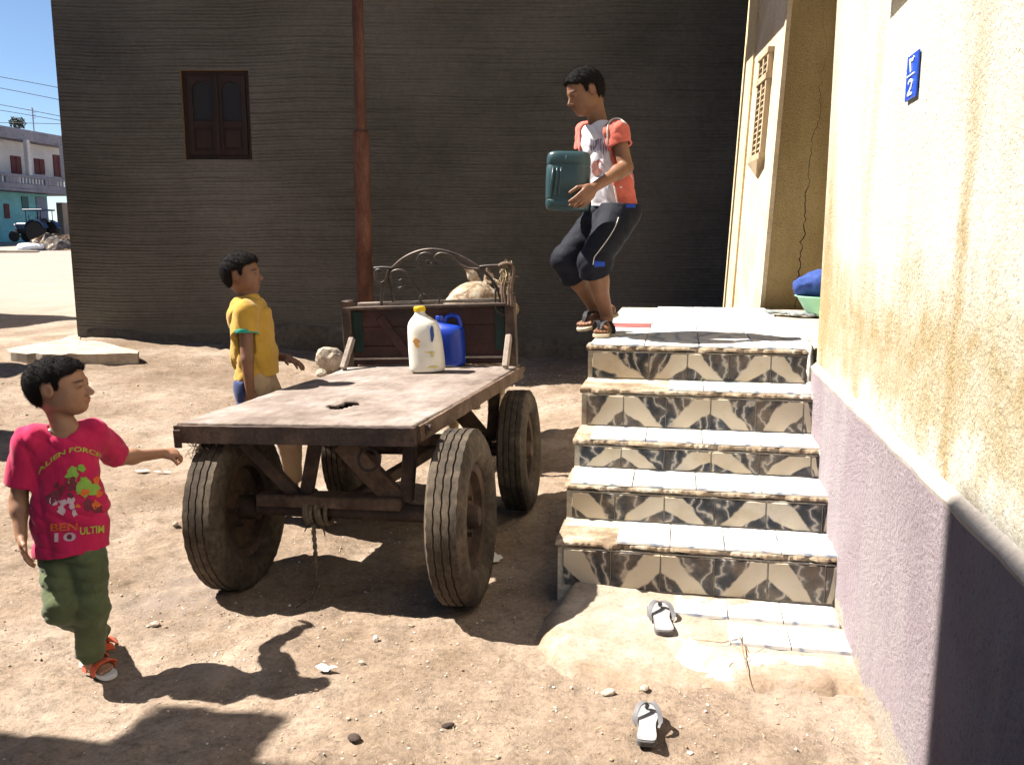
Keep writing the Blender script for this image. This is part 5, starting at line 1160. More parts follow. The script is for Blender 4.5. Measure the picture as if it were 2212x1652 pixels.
def frame(Fd, tilt=0):
    "head axes from facing direction: rows forward, left, up"
    F = V3(Fd); F /= np.linalg.norm(F); L = np.cross([0, 0, 1], F); L /= np.linalg.norm(L); U = np.cross(F, L)
    if tilt: c, s = math.cos(tilt), math.sin(tilt); L, U = L * c + U * s, U * c - L * s
    return np.stack([F, L, U]).astype(np.float32)
class Head:
    def __init__(h, c, Fd, sf, sr, su, tilt=0):
        h.c = V3(c); h.M = frame(Fd, tilt); h.s = V3((sf, sr, su))
    def p(h, f, l, u): return h.c + h.M.T @ (V3((f, l, u)) * h.s)
    def loc(h, V): return ((V - h.c) @ h.M.T) / h.s
    def r(h, *v): return V3(v) * h.s
    def add(h, F):
        E = lambda c, r, k=.012, mode='add': F.ell(h.p(*c), h.r(*r), h.M, k, mode)
        E((-.012, 0, .035), (.096, .074, .086)); E((-.05, 0, .015), (.056, .06, .062), .03); E((-.052, 0, -.030), (.042, .046, .050), .03); E((.026, 0, -.03), (.062, .057, .078), .03)
        E((.050, 0, -.088), (.032, .033, .026), .03)
        for s in (-1, 1):
            E((.040, s * .032, -.038), (.034, .026, .032), .02); E((.01, s * .048, -.06), (.035, .014, .028), .02)
            E((.092, s * .031, .003), (.013, .017, .010), .012, 'sub'); E((.073, s * .031, .001), (.0125, .0145, .0115), .004)
        E((.073, 0, .020), (.016, .042, .010), .014)
        F.cone(h.p(.080, 0, .006), h.p(.104, 0, -.030), .0065 * h.s[0], .0105 * h.s[0], .012); 
        for s in (-1, 1): E((.094, s * .0115, -.037), (.0105, .0075, .007), .007)
        E((.087, 0, -.0555), (.0105, .022, .0062), .006); E((.0845, 0, -.0675), (.0105, .019, .0068), .005); E((.101, 0, -.0612), (.010, .022, .0018), .002, 'sub')
        for s in (-1, 1):
            E((-.012, s * .0765, -.002), (.0215, .0085, .031), .006); E((-.007, s * .0865, .000), (.011, .0065, .018), .004, 'sub')
    def hair(h, h_vox, parent, seed=0, thick=.009, amp=.0028, hl=None):
        lo = h.c - .17; F = Field(lo, h.c + .17, h_vox)
        t = thick; E = lambda c, r, k=.012: F.ell(h.p(*c), h.r(*r), h.M, k)
        E((-.012, 0, .035), (.096 + t, .074 + t, .086 + t * 1.2)); E((-.05, 0, .015), (.056 + t * .8, .06 + t * .8, .062 + t * .6), .03); E((-.052, 0, -.030), (.042 + t * .6, .046 + t * .6, .050 + t * .5), .03); E((.03, 0, .055), (.052 + t, .058 + t, .045 + t), .02)
        x, y, z = F.ax[0][:, None, None] - h.c[0], F.ax[1][None, :, None] - h.c[1], F.ax[2][None, None, :] - h.c[2]
        q = [(h.M[i, 0] * x + h.M[i, 1] * y + h.M[i, 2] * z) / h.s[i] for i in range(3)]
        xs, us = hl or ([-.13, -.075, -.05, -.040, -.034, -.012, .004, .009, .021, .027, .034, .055, .068, .08, .12], [-.066, -.072, -.066, -.045, .030, .036, .030, -.002, .0, .040, .054, .058, .066, .080, .088])
        line = np.interp(q[0], xs, us).astype(np.float32) + .004 * np.sin(q[0] * 260 + seed) - .10 * np.maximum(0, .035 - np.abs(q[1])) * (q[0] > .03)
        F.d = np.maximum(F.d, (line - q[2]) * .8)
        F.folds(amp, 300, [(1, .3, .2), (.2, 1, .4), (.3, .2, 1)], seed); F.folds(amp, 140, [(1, .3, .2), (.2, 1, .4)], seed + 4)
        o = F.build('hair', hairm, parent); me = o.data; n = len(me.vertices); co_ = np.zeros(n * 3); no_ = np.zeros(n * 3); me.vertices.foreach_get('co', co_); me.vertices.foreach_get('normal', no_); co_ = co_.reshape(-1, 3); no_ = no_.reshape(-1, 3)
        rs = np.random.RandomState(seed + 60); ix = rs.randint(0, n, 9000); P = co_[ix]; N = no_[ix]; dr = N * .55 + h.M[0] * .55 - h.M[2] * .25 + rs.randn(len(ix), 3) * .35; dr /= np.linalg.norm(dr, axis=1)[:, None]; sd = np.cross(dr, N + rs.randn(len(ix), 3) * .3); sd /= np.linalg.norm(sd, axis=1)[:, None] + 1e-6
        L = rs.uniform(.004, .0105, len(ix))[:, None]; tri = np.stack([P - sd * .0009 - N * .001, P + sd * .0009 - N * .001, P + dr * L], 1).reshape(-1, 3); mb = MB(); mb.v = [tuple(v) for v in tri]; mb.f = [(3 * k, 3 * k + 1, 3 * k + 2) for k in range(len(ix))]; mb.build('hair_strands', hairm, o, False)
        return o
    def tint(h, V):
        q = h.loc(V); c = np.ones((len(V), 3), np.float32); near = (np.abs(q) < .16).all(1)
        def blot(m, col, k): m = np.clip(m, 0, 1)[:, None] * near[:, None]; c[:] = c * (1 - m * k) + np.array(col) * m * k
        lip = 1.3 - np.sqrt(((q[:, 0] - .09) / .022) ** 2 + (q[:, 1] / .021) ** 2 + ((q[:, 2] + .0615) / .0125) ** 2) ** 2; blot(lip, (.85, .55, .55), .8)
        for s in (-1, 1):
            br = 1.6 - np.sqrt(((q[:, 0] - .076) / .026) ** 2 + ((q[:, 1] - s * .032) / .021) ** 2 + ((q[:, 2] - .0235 + .1 * (np.abs(q[:, 1]) - .03)) / .0052) ** 2) ** 2; blot(br, (.10, .09, .09), .9)
            ey = 1.5 - np.sqrt(((q[:, 0] - .086) / .016) ** 2 + ((q[:, 1] - s * .031) / .0125) ** 2 + ((q[:, 2] - .002) / .0045) ** 2) ** 2; blot(ey, (.16, .13, .13), .95)
        st = np.clip((q[:, 2] - np.interp(q[:, 0], [-.13, -.04, -.034, .004, .009, .022, .030, .06, .075, .12], [-.078, -.06, .02, .02, -.012, -.01, .036, .050, .066, .076])) / .02, 0, 1) * (q[:, 0] < .085); blot(st * near, (.22, .2, .2), .85)
        return c
def hand(F, wrist, d, n, side, size, curl=(.5, .5, .5, .5), thumb=.5, spread=.0, thumb_to=None):
    "d finger direction, n back-of-hand normal, side = direction of the thumb"
    w = V3(wrist); d = V3(d); d /= np.linalg.norm(d); n = V3(n); n = n - d * (n @ d); n /= np.linalg.norm(n); s = np.cross(d, n); s = s * (1 if s @ V3(side) > 0 else -1); S = size
    M = np.stack([d, s, n]); F.ell(w + d * .045 * S, (.050 * S, .038 * S, .016 * S), M, .012); F.ell(w + d * .032 * S + s * .024 * S - n * .006 * S, (.028 * S, .016 * S, .014 * S), M, .012)
    Ls = (.072, .080, .074, .058)
    for i in range(4):
        o = (.030 - .0195 * i) * S; p = w + d * (.078 - .004 * abs(i - 1.3)) * S + s * o; a = 0; r = (.0088 - .0006 * (i == 3)) * S; dr = d + s * spread * (1.4 - i)
        dr /= np.linalg.norm(dr); F.cone(w + d * .04 * S + s * o * .8, p, r * 1.05, r * 1.08, .006)
        for seg, fr in enumerate((.45, .32, .26)):
            a += curl[i] * (1.0 if seg else .8); v = dr * math.cos(a) - n * math.sin(a); q = p + v * Ls[i] * S * fr; F.cone(p, q, r * (1.04 - .08 * seg), r * (.98 - .1 * seg), .003); p = q
    b0 = w + d * .022 * S + s * .026 * S - n * .004 * S
    if thumb_to is None:
        v1 = d * .62 + s * .72 - n * .25; v1 /= np.linalg.norm(v1); p1 = b0 + v1 * .038 * S; v2 = d * math.cos(thumb) + s * .3 - n * math.sin(thumb); v2 /= np.linalg.norm(v2); p2 = p1 + v2 * .03 * S
    else:
        p2 = V3(thumb_to); p1 = (b0 + p2) / 2 + s * .012 * S
    F.cone(b0, p1, .0115 * S, .0098 * S, .006); F.cone(p1, p2, .0098 * S, .0078 * S, .004)
def foot(F, ankle, heel, toe, size, up=(0, 0, 1)):
    a, h, t = V3(ankle), V3(heel), V3(toe); d = t - h; L = np.linalg.norm(d); d /= L; s = np.cross(d, V3(up)); s /= np.linalg.norm(s); u = np.cross(s, d); S = L
    F.cone(a, h + u * .10 * S + d * .10 * S, .115 * S, .12 * S, .02); F.ell(h + d * .13 * S + u * .10 * S, (.14 * S, .12 * S, .11 * S), np.stack([d, s, u]), .02)
    F.cone(a - u * .03, h + d * .62 * S + u * .08 * S, .105 * S, .09 * S, .02, sx=s, el=(1.25, .85)); F.cone(h + d * .35 * S + u * .09 * S, h + d * .75 * S + u * .07 * S, .11 * S, .085 * S, .02, sx=s, el=(1.6, .8))
    for i, (o, l, r) in enumerate(((.125, .99, .056), (.05, .985, .044), (-.02, .96, .042), (-.085, .925, .040), (-.14, .88, .038))):
        F.cone(h + d * .74 * S + s * o * S * .9 + u * .065 * S, h + d * (l - .04) * S + s * o * S + u * .05 * S, r * S, r * .92 * S, .004)
def sandal(parent, heel, toe, width, mats, straps, up=(0, 0, 1), thick=.016, name='sandal'):
    h, t = Vector(heel), Vector(toe); d = t - h; L = d.length; d.normalize(); s = d.cross(Vector(up)).normalized(); u = s.cross(d); h = h - d * .012; L += .03
    k = width / .094; o = [(x * k, y) for x, y in sole_outline(L)]; mb = MB(); mb.prism(o, h - u * thick, s, d, u, thick); so = mb.build(name, mats[0], parent, False, False, .003)
    for pts, w in straps:
        P = [h + s * x * width + d * y * L + u * z for x, y, z in cr(pts, 4)]; vs = []; fs = []; n = len(P)
        for i, p in enumerate(P):
            tg = (P[min(i + 1, n - 1)] - P[max(i - 1, 0)]).normalized(); sd = tg.cross(u); sd = sd.normalized() if sd.length > .2 else d; nn = sd.cross(tg).normalized()
            for a, b_ in ((-1, -1), (1, -1), (1, 1), (-1, 1)): vs.append(p + sd * a * w / 2 + nn * b_ * .0022)
        for i in range(n - 1):
            for q in range(4): fs.append((i * 4 + q, i * 4 + (q + 1) % 4, i * 4 + 4 + (q + 1) % 4, i * 4 + 4 + q))
        mb = MB(); mb.add(vs, fs); smooth_angle(mb.build('strap', mats[1], so, False), 50)
    return so
THONG = [([(-.52, .40, -.008), (-.56, .48, .024), (-.36, .60, .060), (-.06, .74, .052), (.08, .82, .022)], .022), ([(.52, .40, -.008), (.56, .48, .024), (.38, .60, .060), (.18, .74, .052), (.08, .82, .022)], .022)]
BANDS = [([(-.52, .62, -.006), (-.48, .64, .020), (-.1, .68, .032), (.36, .70, .026), (.52, .70, -.006)], .030), ([(-.5, .42, -.006), (-.44, .42, .030), (0, .46, .050), (.42, .44, .030), (.5, .42, -.006)], .030)]

def decal(name, shapes, target, parent, mat, off=.0022):
    "flat print laid onto a garment: polygons in photo points, dropped onto the cloth along the line of sight and kept there"
    me_ = target.data; bv = BVHTree.FromPolygons([v.co for v in me_.vertices], [p.vertices for p in me_.polygons]); o = Vector((0, 0, CAM_H)); mb = MB()
    for vs2, fs in shapes:
        out = []; ok = True
        for x, y in vs2:
            d = ray(x, y).normalized(); hit = bv.ray_cast(o, d)
            if hit[0] is None: ok = False; break
            out.append(hit[0] + hit[1] * off if hit[1].dot(d) < 0 else hit[0] - hit[1] * off)
        if ok: mb.add(out, fs)
    return mb.build(name, mat, parent, False)
def text_shape(txt, place, size):
    "text as triangles; place maps (x,y) in text units to photo points"
    cu = bpy.data.curves.new('lettering', 'FONT'); cu.body = txt; cu.size = 1; cu.align_x = 'LEFT'; cu.offset = .02; cu.resolution_u = 3
    ob = bpy.data.objects.new('lettering', cu); COL.objects.link(ob); dg = bpy.context.evaluated_depsgraph_get(); me = bpy.data.meshes.new_from_object(ob.evaluated_get(dg))
    bm = bmesh.new(); bm.from_mesh(me); bmesh.ops.triangulate(bm, faces=bm.faces); vs = [(v.co.x, v.co.y) for v in bm.verts]; bm.verts.index_update(); fs = [tuple(v.index for v in f.verts) for f in bm.faces]; bm.free()
    bpy.data.objects.remove(ob); bpy.data.curves.remove(cu); bpy.data.meshes.remove(me); w = max(x for x, _ in vs); return [([place(x / w, y) for x, y in vs], fs)]
def fanpoly(pts): c = (sum(p[0] for p in pts) / len(pts), sum(p[1] for p in pts) / len(pts)); n = len(pts); return ([c] + list(pts), [(0, 1 + (i + 1) % n, 1 + i) for i in range(n)])
def grid(px0, px1, fn, nu=16, nv=3):
    "thin band along px with edges from fn(t)->(x,y0,y1)"
    vs = []; fs = []
    for i in range(nu + 1):
        x, a, b_ = fn(i / nu)
        for j in range(nv + 1): vs.append((x, a + (b_ - a) * j / nv))
    for i in range(nu):
        for j in range(nv): k = i * (nv + 1) + j; fs.append((k, k + 1, k + nv + 2, k + nv + 1))
    return (vs, fs)

# ------------------------------------------------------------------ boy in the pink shirt
def J(px, py, Y): return V3(at(px, py, Y))
VX = .0036
sk1 = skin_mat('tan_skin', (.33, .172, .104)); pink = cloth_mat('hot_pink_jersey', (.50, .018, .085)); olive = cloth_mat('olive_corduroy', (.088, .104, .050), 900, .18, .92, .5)
fp = ong(214, 1459); b1 = thing('person', 'small child in pink printed shirt and green trousers reaching toward the cart', 'person', tuple(fp))
H1 = Head(J(129, 836, 2.70), (.985, .08, .06), .90, .86, .76)
sR, sL = J(60, 950, 2.66), J(203, 931, 2.76); eR, wR = J(40, 1078, 2.66), J(46, 1160, 2.61); eL, wL = J(258, 989, 2.90), J(352, 979, 3.05)
hipR, hipL = J(128, 1212, 2.68), J(192, 1210, 2.68); kR, kL = J(133, 1312, 2.60), J(197, 1316, 2.64); aR, aL = J(212, 1366, 2.86), J(195, 1414, 2.665)
hl_ = ong(186, 1436, .016); tl_ = ong(238, 1465, .018); hlL, toL = V3(hl_), V3(tl_)
F = Field((-1.75, 2.3, -.06), (-.98, 3.3, 1.16), VX)
H1.add(F); nb = J(141, 925, 2.71)
F.cone(H1.p(-.03, 0, -.05), nb, .034, .035, .02); F.cone(nb, J(140, 955, 2.71), .036, .042, .02)
F.cone(J(72, 956, 2.67), J(194, 938, 2.75), .032, .032, .02); F.cone(J(138, 985, 2.71), J(155, 1200, 2.69), .07, .07, .03, sx=(1, .3, 0), el=(1.15, .8))
for s_, e_, w_ in ((sR, eR, wR), (sL, eL, wL)): F.cone(s_, e_, .031, .026, .02); F.cone(e_, w_, .0255, .0175, .012); F.ell(e_ + (w_ - e_) * .28, (.026,) * 3, None, .02)
hand(F, wR, J(58, 1226, 2.58) - wR, (-1, -.35, 0), (.1, -1, .1), .66, (.22, .25, .28, .32), .2)
hand(F, wL, J(402, 975, 3.12) - wL, (.1, -.55, .9), (-.1, -.6, .5), .66, (.75, .85, .9, .95), .9)
F.cone(hipL, kL, .05, .04, .02); F.cone(kL, aL, .04, .026, .02); F.cone(hipR, kR, .05, .04, .02); F.cone(kR, aR, .04, .026, .02)
foot(F, aL, hlL, toL, 1); hR = J(214, 1382, 2.90); tR = J(231, 1420, 2.84); foot(F, aR, hR, tR, 1, (.3, 1, .4))
F.build('body', sk1, b1, H1.tint); H1.hair(VX, b1, 1, .006, .0018)
for s in (-1, 1):
    me = bpy.data.meshes.new('eye'); bm = bmesh.new(); bmesh.ops.create_uvsphere(bm, u_segments=12, v_segments=8, radius=.0095); bm.to_mesh(me); bm.free(); finish(me, eyeb, True); o = link('eye', me, b1, True); o.location = Vector(H1.p(.0735, s * .031, .001)) - b1.location
# shirt
F = Field((-1.75, 2.4, .33), (-1.1, 3.05, .93), VX)
F.cone(J(140, 985, 2.71), J(150, 1100, 2.70), .083, .091, .03, sx=(1, .28, 0), el=(1.12, .82)); F.cone(J(150, 1100, 2.70), J(158, 1225, 2.69), .091, .099, .03, sx=(1, .28, 0), el=(1.17, .88)); F.cone(J(72, 955, 2.67), J(194, 938, 2.755), .044, .042, .035); F.ell(J(140, 953, 2.71), (.080, .052, .040), None, .03)
F.cone(sR, sR + (eR - sR) * .74, .043, .047, .03, flat=1); F.cone(sL, sL + (eL - sL) * .80, .044, .046, .03, flat=1)
F.folds(.0085, 58, [(1, .2, .25), (.5, .3, 1), (-.6, .2, .8)], 3); F.folds(.004, 120, [(1, 0, .9), (-.7, .3, 1)], 5)
F.plane(J(158, 1201, 2.62), V3((.10, -.05, -1))); F.cone(nb + V3((0, -.012, -.012)), nb + V3((0, -.02, .12)), .041, .05, .006, 'sub')
for s_, e_, t_ in ((sR, eR, .78), (sL, eL, .84)): F.cone(s_ + (e_ - s_) * (t_ - .16), s_ + (e_ - s_) * (t_ + .3), .035, .040, .004, 'sub')
sh = F.build('shirt', pink, b1)
# white vest edge at the neck
mb = MB(); c0_ = Vector(nb) + Vector((-.004, -.012, -.006)); mb.tube([c0_ + Vector((.039 * math.cos(a), .037 * math.sin(a), -.004 + .012 * math.cos(a + 2.2))) for a in np.linspace(2.6, 4.2, 12)], .0048, 8); mb.build('vest_edge', cloth_mat('white_jersey', (.72, .70, .70)), b1, False, True)
# trousers
F = Field((-1.72, 2.4, .02), (-1.1, 3.1, .48), VX)
F.cone(J(134, 1200, 2.69), J(182, 1198, 2.69), .062, .062, .03); F.cone(hipL, kL, .056, .049, .012); F.cone(kL, aL + V3((0, 0, -.004)), .049, .041, .02, flat=1); F.cone(hipR, kR, .058, .050, .010); F.cone(kR, aR, .050, .038, .012, flat=1)
F.folds(.008, 75, [(.2, .2, 1), (.5, .1, .9), (-.4, .2, 1)], 8); F.folds(.0045, 150, [(.2, .2, 1), (-.6, .1, .8)], 9); F.cone(aL + V3((0, 0, .03)), aL - V3((0, 0, .06)), .031, .034, .004, 'sub')
F.build('trousers', olive, b1)
org = cloth_mat('orange_red_strap', (.62, .10, .035), 500, .1, .6); wsol = mk('white_foam_sole', [(.62, .60, .57), (.72, .70, .68)], 10, .7); brs = mk('dark_red_sole', [(.12, .03, .025), (.17, .05, .04)], 10, .8)
sandal(b1, hlL, toL, .075, (wsol, org), BANDS); sandal(b1, hR, tR, .07, (brs, org), BANDS[:2], (.3, 1, .4))
# print: lettering only
ygr = mk('lime_print', [(.36, .40, .05), (.42, .46, .08)], 40, .8); orp = mk('orange_print', [(.62, .13, .03)], 1, .8); lil = mk('pale_print', [(.55, .40, .45)], 1, .8); grp = mk('green_print', [(.20, .36, .05), (.26, .42, .08)], 30, .8); dkp = mk('dark_print', [(.16, .03, .045)], 1, .8)
arc = lambda x, y: (84 + 132 * x + 4 * y * (x - .5), 1024 - 34 * x - 30 * max(0, math.sin(math.pi * max(0, min(1, x)))) ** .9 - 14 * y)
decal('print_lettering', text_shape('ALIEN FORCE', arc, 1), sh, b1, ygr)
decal('print_lettering', text_shape('BEN', lambda x, y: (108 + 60 * x, 1146 - 2 * x - 22 * y), 1), sh, b1, orp)
decal('print_lettering', text_shape('10', lambda x, y: (108 + 56 * x, 1170 - 3 * x - 26 * y), 1), sh, b1, lil)
decal('print_lettering', text_shape('ULTIM', lambda x, y: (172 + 52 * x, 1154 - 5 * x - 22 * y), 1), sh, b1, ygr)
decal('print_patch', [fanpoly([(150 + 6 * math.cos(a), 1160 + 5 * math.sin(a)) for a in np.linspace(0, 6.28, 10)[:-1]])], sh, b1, dkp, .003)
rs = np.random.RandomState(8)
for mt, n_, (cx, cy), (wx, wy), sz in ((grp, 7, (176, 1030), (34, 26), 11), (dkp, 8, (142, 1058), (30, 26), 9), (orp, 6, (188, 1066), (26, 30), 7), (lil, 6, (140, 1096), (26, 16), 8), (dkp, 4, (196, 1100), (16, 14), 8)):
    shp = []
    for k in range(n_):
        x0, y0, r0 = cx + wx * rs.uniform(-1, 1), cy + wy * rs.uniform(-1, 1), sz * 1.6 * rs.uniform(.5, 1.1); shp.append(fanpoly([(x0 + r0 * rs.uniform(.5, 1.2) * math.cos(a), y0 + r0 * rs.uniform(.5, 1.2) * math.sin(a)) for a in np.linspace(0, 6.28, 12)[:-1]]))
    decal('print_patch', shp, sh, b1, mt, .0012 + .0002 * n_)

# ------------------------------------------------------------------ boy in the yellow polo shirt
sk2 = skin_mat('brown_skin', (.19, .094, .054)); yelc = cloth_mat('golden_yellow_pique', (.44, .265, .042)); grn = cloth_mat('green_rib', (.03, .30, .22)); tan_ = cloth_mat('tan_cotton', (.36, .26, .17)); navy = cloth_mat('navy_cotton', (.03, .045, .13))
YB = 4.22; fq = (at(560, 950, YB).x, YB); b2 = thing('person', 'boy in yellow polo shirt standing in profile beyond the cart bed', 'person', (fq[0], fq[1], float(gh(*fq))))
H2 = Head(J(524, 592, YB + .02), (.99, -.06, .05), .87, .84, .80)
n2 = J(538, 642, YB + .02); sN, eN, wN = J(530, 678, YB - .11), J(534, 776, YB - .15), J(540, 846, YB - .14); sF, eF, wF = J(545, 678, YB + .14), J(556, 765, YB + .20), J(622, 773, YB + .12)
p2a, p2b = J(548, 826, YB - .05), J(566, 826, YB + .07); k2n, k2f = J(556, 955, YB - .02), J(624, 940, YB + .06); a2n, a2f = J(540, 1086, YB + .06), J(632, 1040, YB + .14)
F = Field((-1.75, 3.75, -.06), (-.85, 4.75, 1.42), .0044); H2.add(F)
F.cone(H2.p(-.035, 0, -.045), n2, .037, .040, .02); F.cone(J(527, 675, YB - .10), J(543, 675, YB + .13), .04, .04, .03); F.cone(n2 - V3((-.01, 0, .12)), J(556, 815, YB), .06, .072, .03, sx=(.2, 1, 0), el=(1.2, .9))
for s_, e_, w_ in ((sN, eN, wN), (sF, eF, wF)): F.cone(s_, e_, .036, .030, .02); F.cone(e_, w_, .030, .021, .012)
hand(F, wN, J(541, 880, YB - .14) - wN, (0, -1, 0), (1, 0, 0), .78, (.2, .25, .3, .35), .2); hand(F, wF, J(656, 790, YB + .06) - wF, (.15, .1, 1), (0, -1, 0), .78, (.18, .2, .25, .3), .2, .15)
for h_, k_, a_ in ((p2a, k2n, a2n), (p2b, k2f, a2f)): F.cone(h_, k_, .058, .045, .02); F.cone(k_, a_, .045, .028, .02)
z2 = float(gh(*a2n[:2])); f2n = V3((a2n[0] - .03, a2n[1], z2 + .012)); t2n = f2n + V3((.19, -.05, 0)); foot(F, a2n, f2n, t2n, 1); f2f = a2f + V3((-.035, .0, -.062)); t2f = f2f + V3((.19, -.03, -.055)); foot(F, a2f, f2f, t2f, 1)
F.build('body', sk2, b2, H2.tint); H2.hair(.0044, b2, 2, .011, .003)
F = Field((-1.6, 3.85, .62), (-1.0, 4.6, 1.28), .004)
F.cone(n2 + V3((.0, 0, -.09)), J(550, 765, YB), .095, .094, .03, sx=(.15, 1, 0), el=(1.28, 1.02)); F.cone(J(550, 765, YB), J(558, 830, YB), .094, .098, .03, sx=(.15, 1, 0), el=(1.2, 1.02)); F.cone(J(527, 674, YB - .09), J(543, 672, YB + .12), .052, .05, .035); F.ell(n2 + V3((0, 0, -.055)), (.060, .09, .04), None, .03)
F.cone(sN, sN + (eN - sN) * .40, .058, .055, .03, flat=1); F.cone(sF, sF + (eF - sF) * .4, .058, .055, .03, flat=1)
F.folds(.017, 50, [(1, .2, .4), (.5, .3, 1), (-.8, .2, .6)], 13); F.folds(.004, 110, [(1, 0, .9), (-.7, .3, 1)], 15)
F.plane(J(557, 812, YB), V3((.12, 0, -1))); F.cone(n2 + V3((0, 0, -.01)), n2 + V3((0, 0, .15)), .044, .055, .006, 'sub'); F.cone(sN + (eN - sN) * .3, sN + (eN - sN) * .8, .043, .047, .004, 'sub')
sh2 = F.build('shirt', yelc, b2)
for s_, e_ in ((sN, eN),): F = Field(s_ + (e_ - s_) * .42 - .09, s_ + (e_ - s_) * .42 + .09, .0035); F.cone(s_ + (e_ - s_) * .355, s_ + (e_ - s_) * .44, .0585, .0565, .004, flat=2); F.cone(s_ + (e_ - s_) * .2, s_ + (e_ - s_) * .8, .045, .045, .002, 'sub'); F.build('sleeve_band', grn, b2)
F = Field(n2 - .12, n2 + .12, .0035); F.cone(n2 + V3((.008, 0, -.034)), n2 + V3((-.004, 0, .012)), .060, .047, .004, sx=(1, 0, 0), el=(.95, 1.12), flat=2); F.cone(n2 - V3((0, 0, .08)), n2 + V3((0, 0, .1)), .0415, .0415, .002, 'sub'); F.plane(n2 + V3((.05, 0, 0)), V3((1, 0, -.35))); F.build('collar', yelc, b2)
mb = MB(); cc = Vector(n2) + Vector((.004, 0, -.014)); mb.tube([cc + Vector((.058 * math.cos(a), .066 * math.sin(a), -.002 - .004 * math.cos(a))) for a in np.linspace(-2.2, -.7, 14)], .004, 6); mb.build('collar_trim', grn, b2, False, True)
F = Field((-1.65, 3.85, .0), (-.85, 4.7, .78), .0046)
F.cone(J(551, 826, YB - .05), J(560, 826, YB + .06), .074, .074, .03); F.cone(p2a, k2n, .076, .066, .025); F.cone(k2n, a2n, .068, .052, .02, flat=1); F.cone(p2b, k2f, .076, .064, .025); F.cone(k2f, a2f + V3((0, 0, .01)), .064, .046, .02, flat=1); F.folds(.005, 60, [(.3, .2, 1), (.6, .1, .8), (-.4, .2, 1)], 18)
F.build('trousers', tan_, b2)
F = Field((-1.6, 3.85, .50), (-1.2, 4.3, .76), .004); F.cone(J(541, 826, YB - .075), J(546, 900, YB - .06), .080, .072, .02); F.folds(.012, 60, [(.3, .2, 1), (1, .1, .3)], 19); F.plane(J(546, 830, YB), V3((1, 0, .1))); F.plane(J(546, 816, YB), V3((0, 0, 1))); F.build('side_panel', navy, b2)
for dz, mt in ((.02, 'white_jersey'), (.035, None), (.05, 'white_jersey')):
    if mt: mb = MB(); c = Vector(a2f) + Vector((-.002, 0, dz)); mb.tube([c + Vector((.049 * math.cos(a), .049 * math.sin(a), 0)) for a in np.linspace(0, 6.283, 24, endpoint=False)], .004, 6, True); mb.build('cuff_stripe', bpy.data.materials['white_jersey'], b2, False, True)
drk = mk('dark_sandal', [(.03, .025, .022)], 1, .7); sandal(b2, f2n, t2n, .085, (drk, drk), THONG); sandal(b2, f2f, t2f, .085, (drk, drk), THONG, (.28, 0, 1))

# ------------------------------------------------------------------ boy on the landing with the can
sk3 = skin_mat('warm_brown_skin', (.22, .105, .058)); tee = cloth_mat('white_tee', (.66, .62, .66)); sal = cloth_mat('salmon_mesh', (.58, .135, .10)); blk = cloth_mat('black_navy_sport', (.012, .013, .02), 900, .25, .75); roy = cloth_mat('royal_blue_panel', (.02, .06, .34)); pip = cloth_mat('white_piping', (.66, .63, .58))
Y3 = 4.60; b3 = thing('person', 'boy in salmon vest and black shorts on the landing holding a dark can', 'person', (.52, Y3, lz))
H3 = Head(J(1262, 199, Y3 - .02), (-.80, -.30, -.36), .96, .92, .92)
n3 = J(1292, 268, Y3 + .02); fd3 = V3((-.80, -.60, 0)); sd3 = V3((.60, -.80, 0))       # facing, his left
sl3, sr3 = J(1334, 288, Y3 - .10), J(1266, 288, Y3 + .16); el3, er3 = J(1352, 362, Y3 - .14), J(1262, 372, Y3 + .22); wl3, wr3 = J(1283, 405, Y3 - .295), J(1232, 440, Y3 + .02)
pl3, pr3 = J(1340, 462, Y3 - .02), J(1310, 462, Y3 + .14); kl3, kr3 = J(1282, 566, Y3 - .17), J(1222, 560, Y3 - .02); al3, ar3 = J(1310, 680, Y3 - .02), J(1284, 664, Y3 + .12)
toL3 = V3(gz(1296, 722, lz + .020)); hlL3 = toL3 + V3((.06, .20, 0)); hlR3 = J(1326, 676, 4.74); toR3 = J(1256, 708, 4.60)
F = Field((.08, 4.05, .86), (.85, 5.0, 2.40), .0042); H3.add(F)
F.cone(H3.p(-.035, 0, -.045), n3, .046, .049, .025); F.cone(sl3, sr3, .042, .042, .03); F.cone(n3 - V3((0, 0, .13)), J(1322, 440, Y3 + .04), .07, .08, .03, sx=sd3, el=(1.25, .9))
for s_, e_, w_ in ((sl3, el3, wl3), (sr3, er3, wr3)): F.cone(s_, e_, .041, .035, .02); F.cone(e_, w_, .036, .024, .012); F.ell(e_ + (w_ - e_) * .25, (.036,) * 3, None, .025)
hand(F, wl3, J(1250, 440, Y3 - .335) - wl3, (.35, -1, -.1), (-.5, .2, 1), .98, (.35, .42, .5, .55), .4, 0, J(1231, 416, Y3 - .315))
hand(F, wr3, J(1203, 462, Y3 - .16) - wr3, (-.2, .2, -1), (-1, -.3, 0), .92, (.22, .25, .3, .35), .3)
for h_, k_, a_ in ((pl3, kl3, al3), (pr3, kr3, ar3)): F.cone(h_, k_, .068, .055, .02); F.cone(k_, a_, .052, .034, .02); F.ell(k_ + (a_ - k_) * .32 + V3((.012, .012, 0)), (.046, .05, .075), None, .03)
foot(F, al3, hlL3, toL3, 1); foot(F, ar3, hlR3, toR3, 1)
F.build('body', sk3, b3, H3.tint); H3.hair(.0036, b3, 5, .008, .0032)
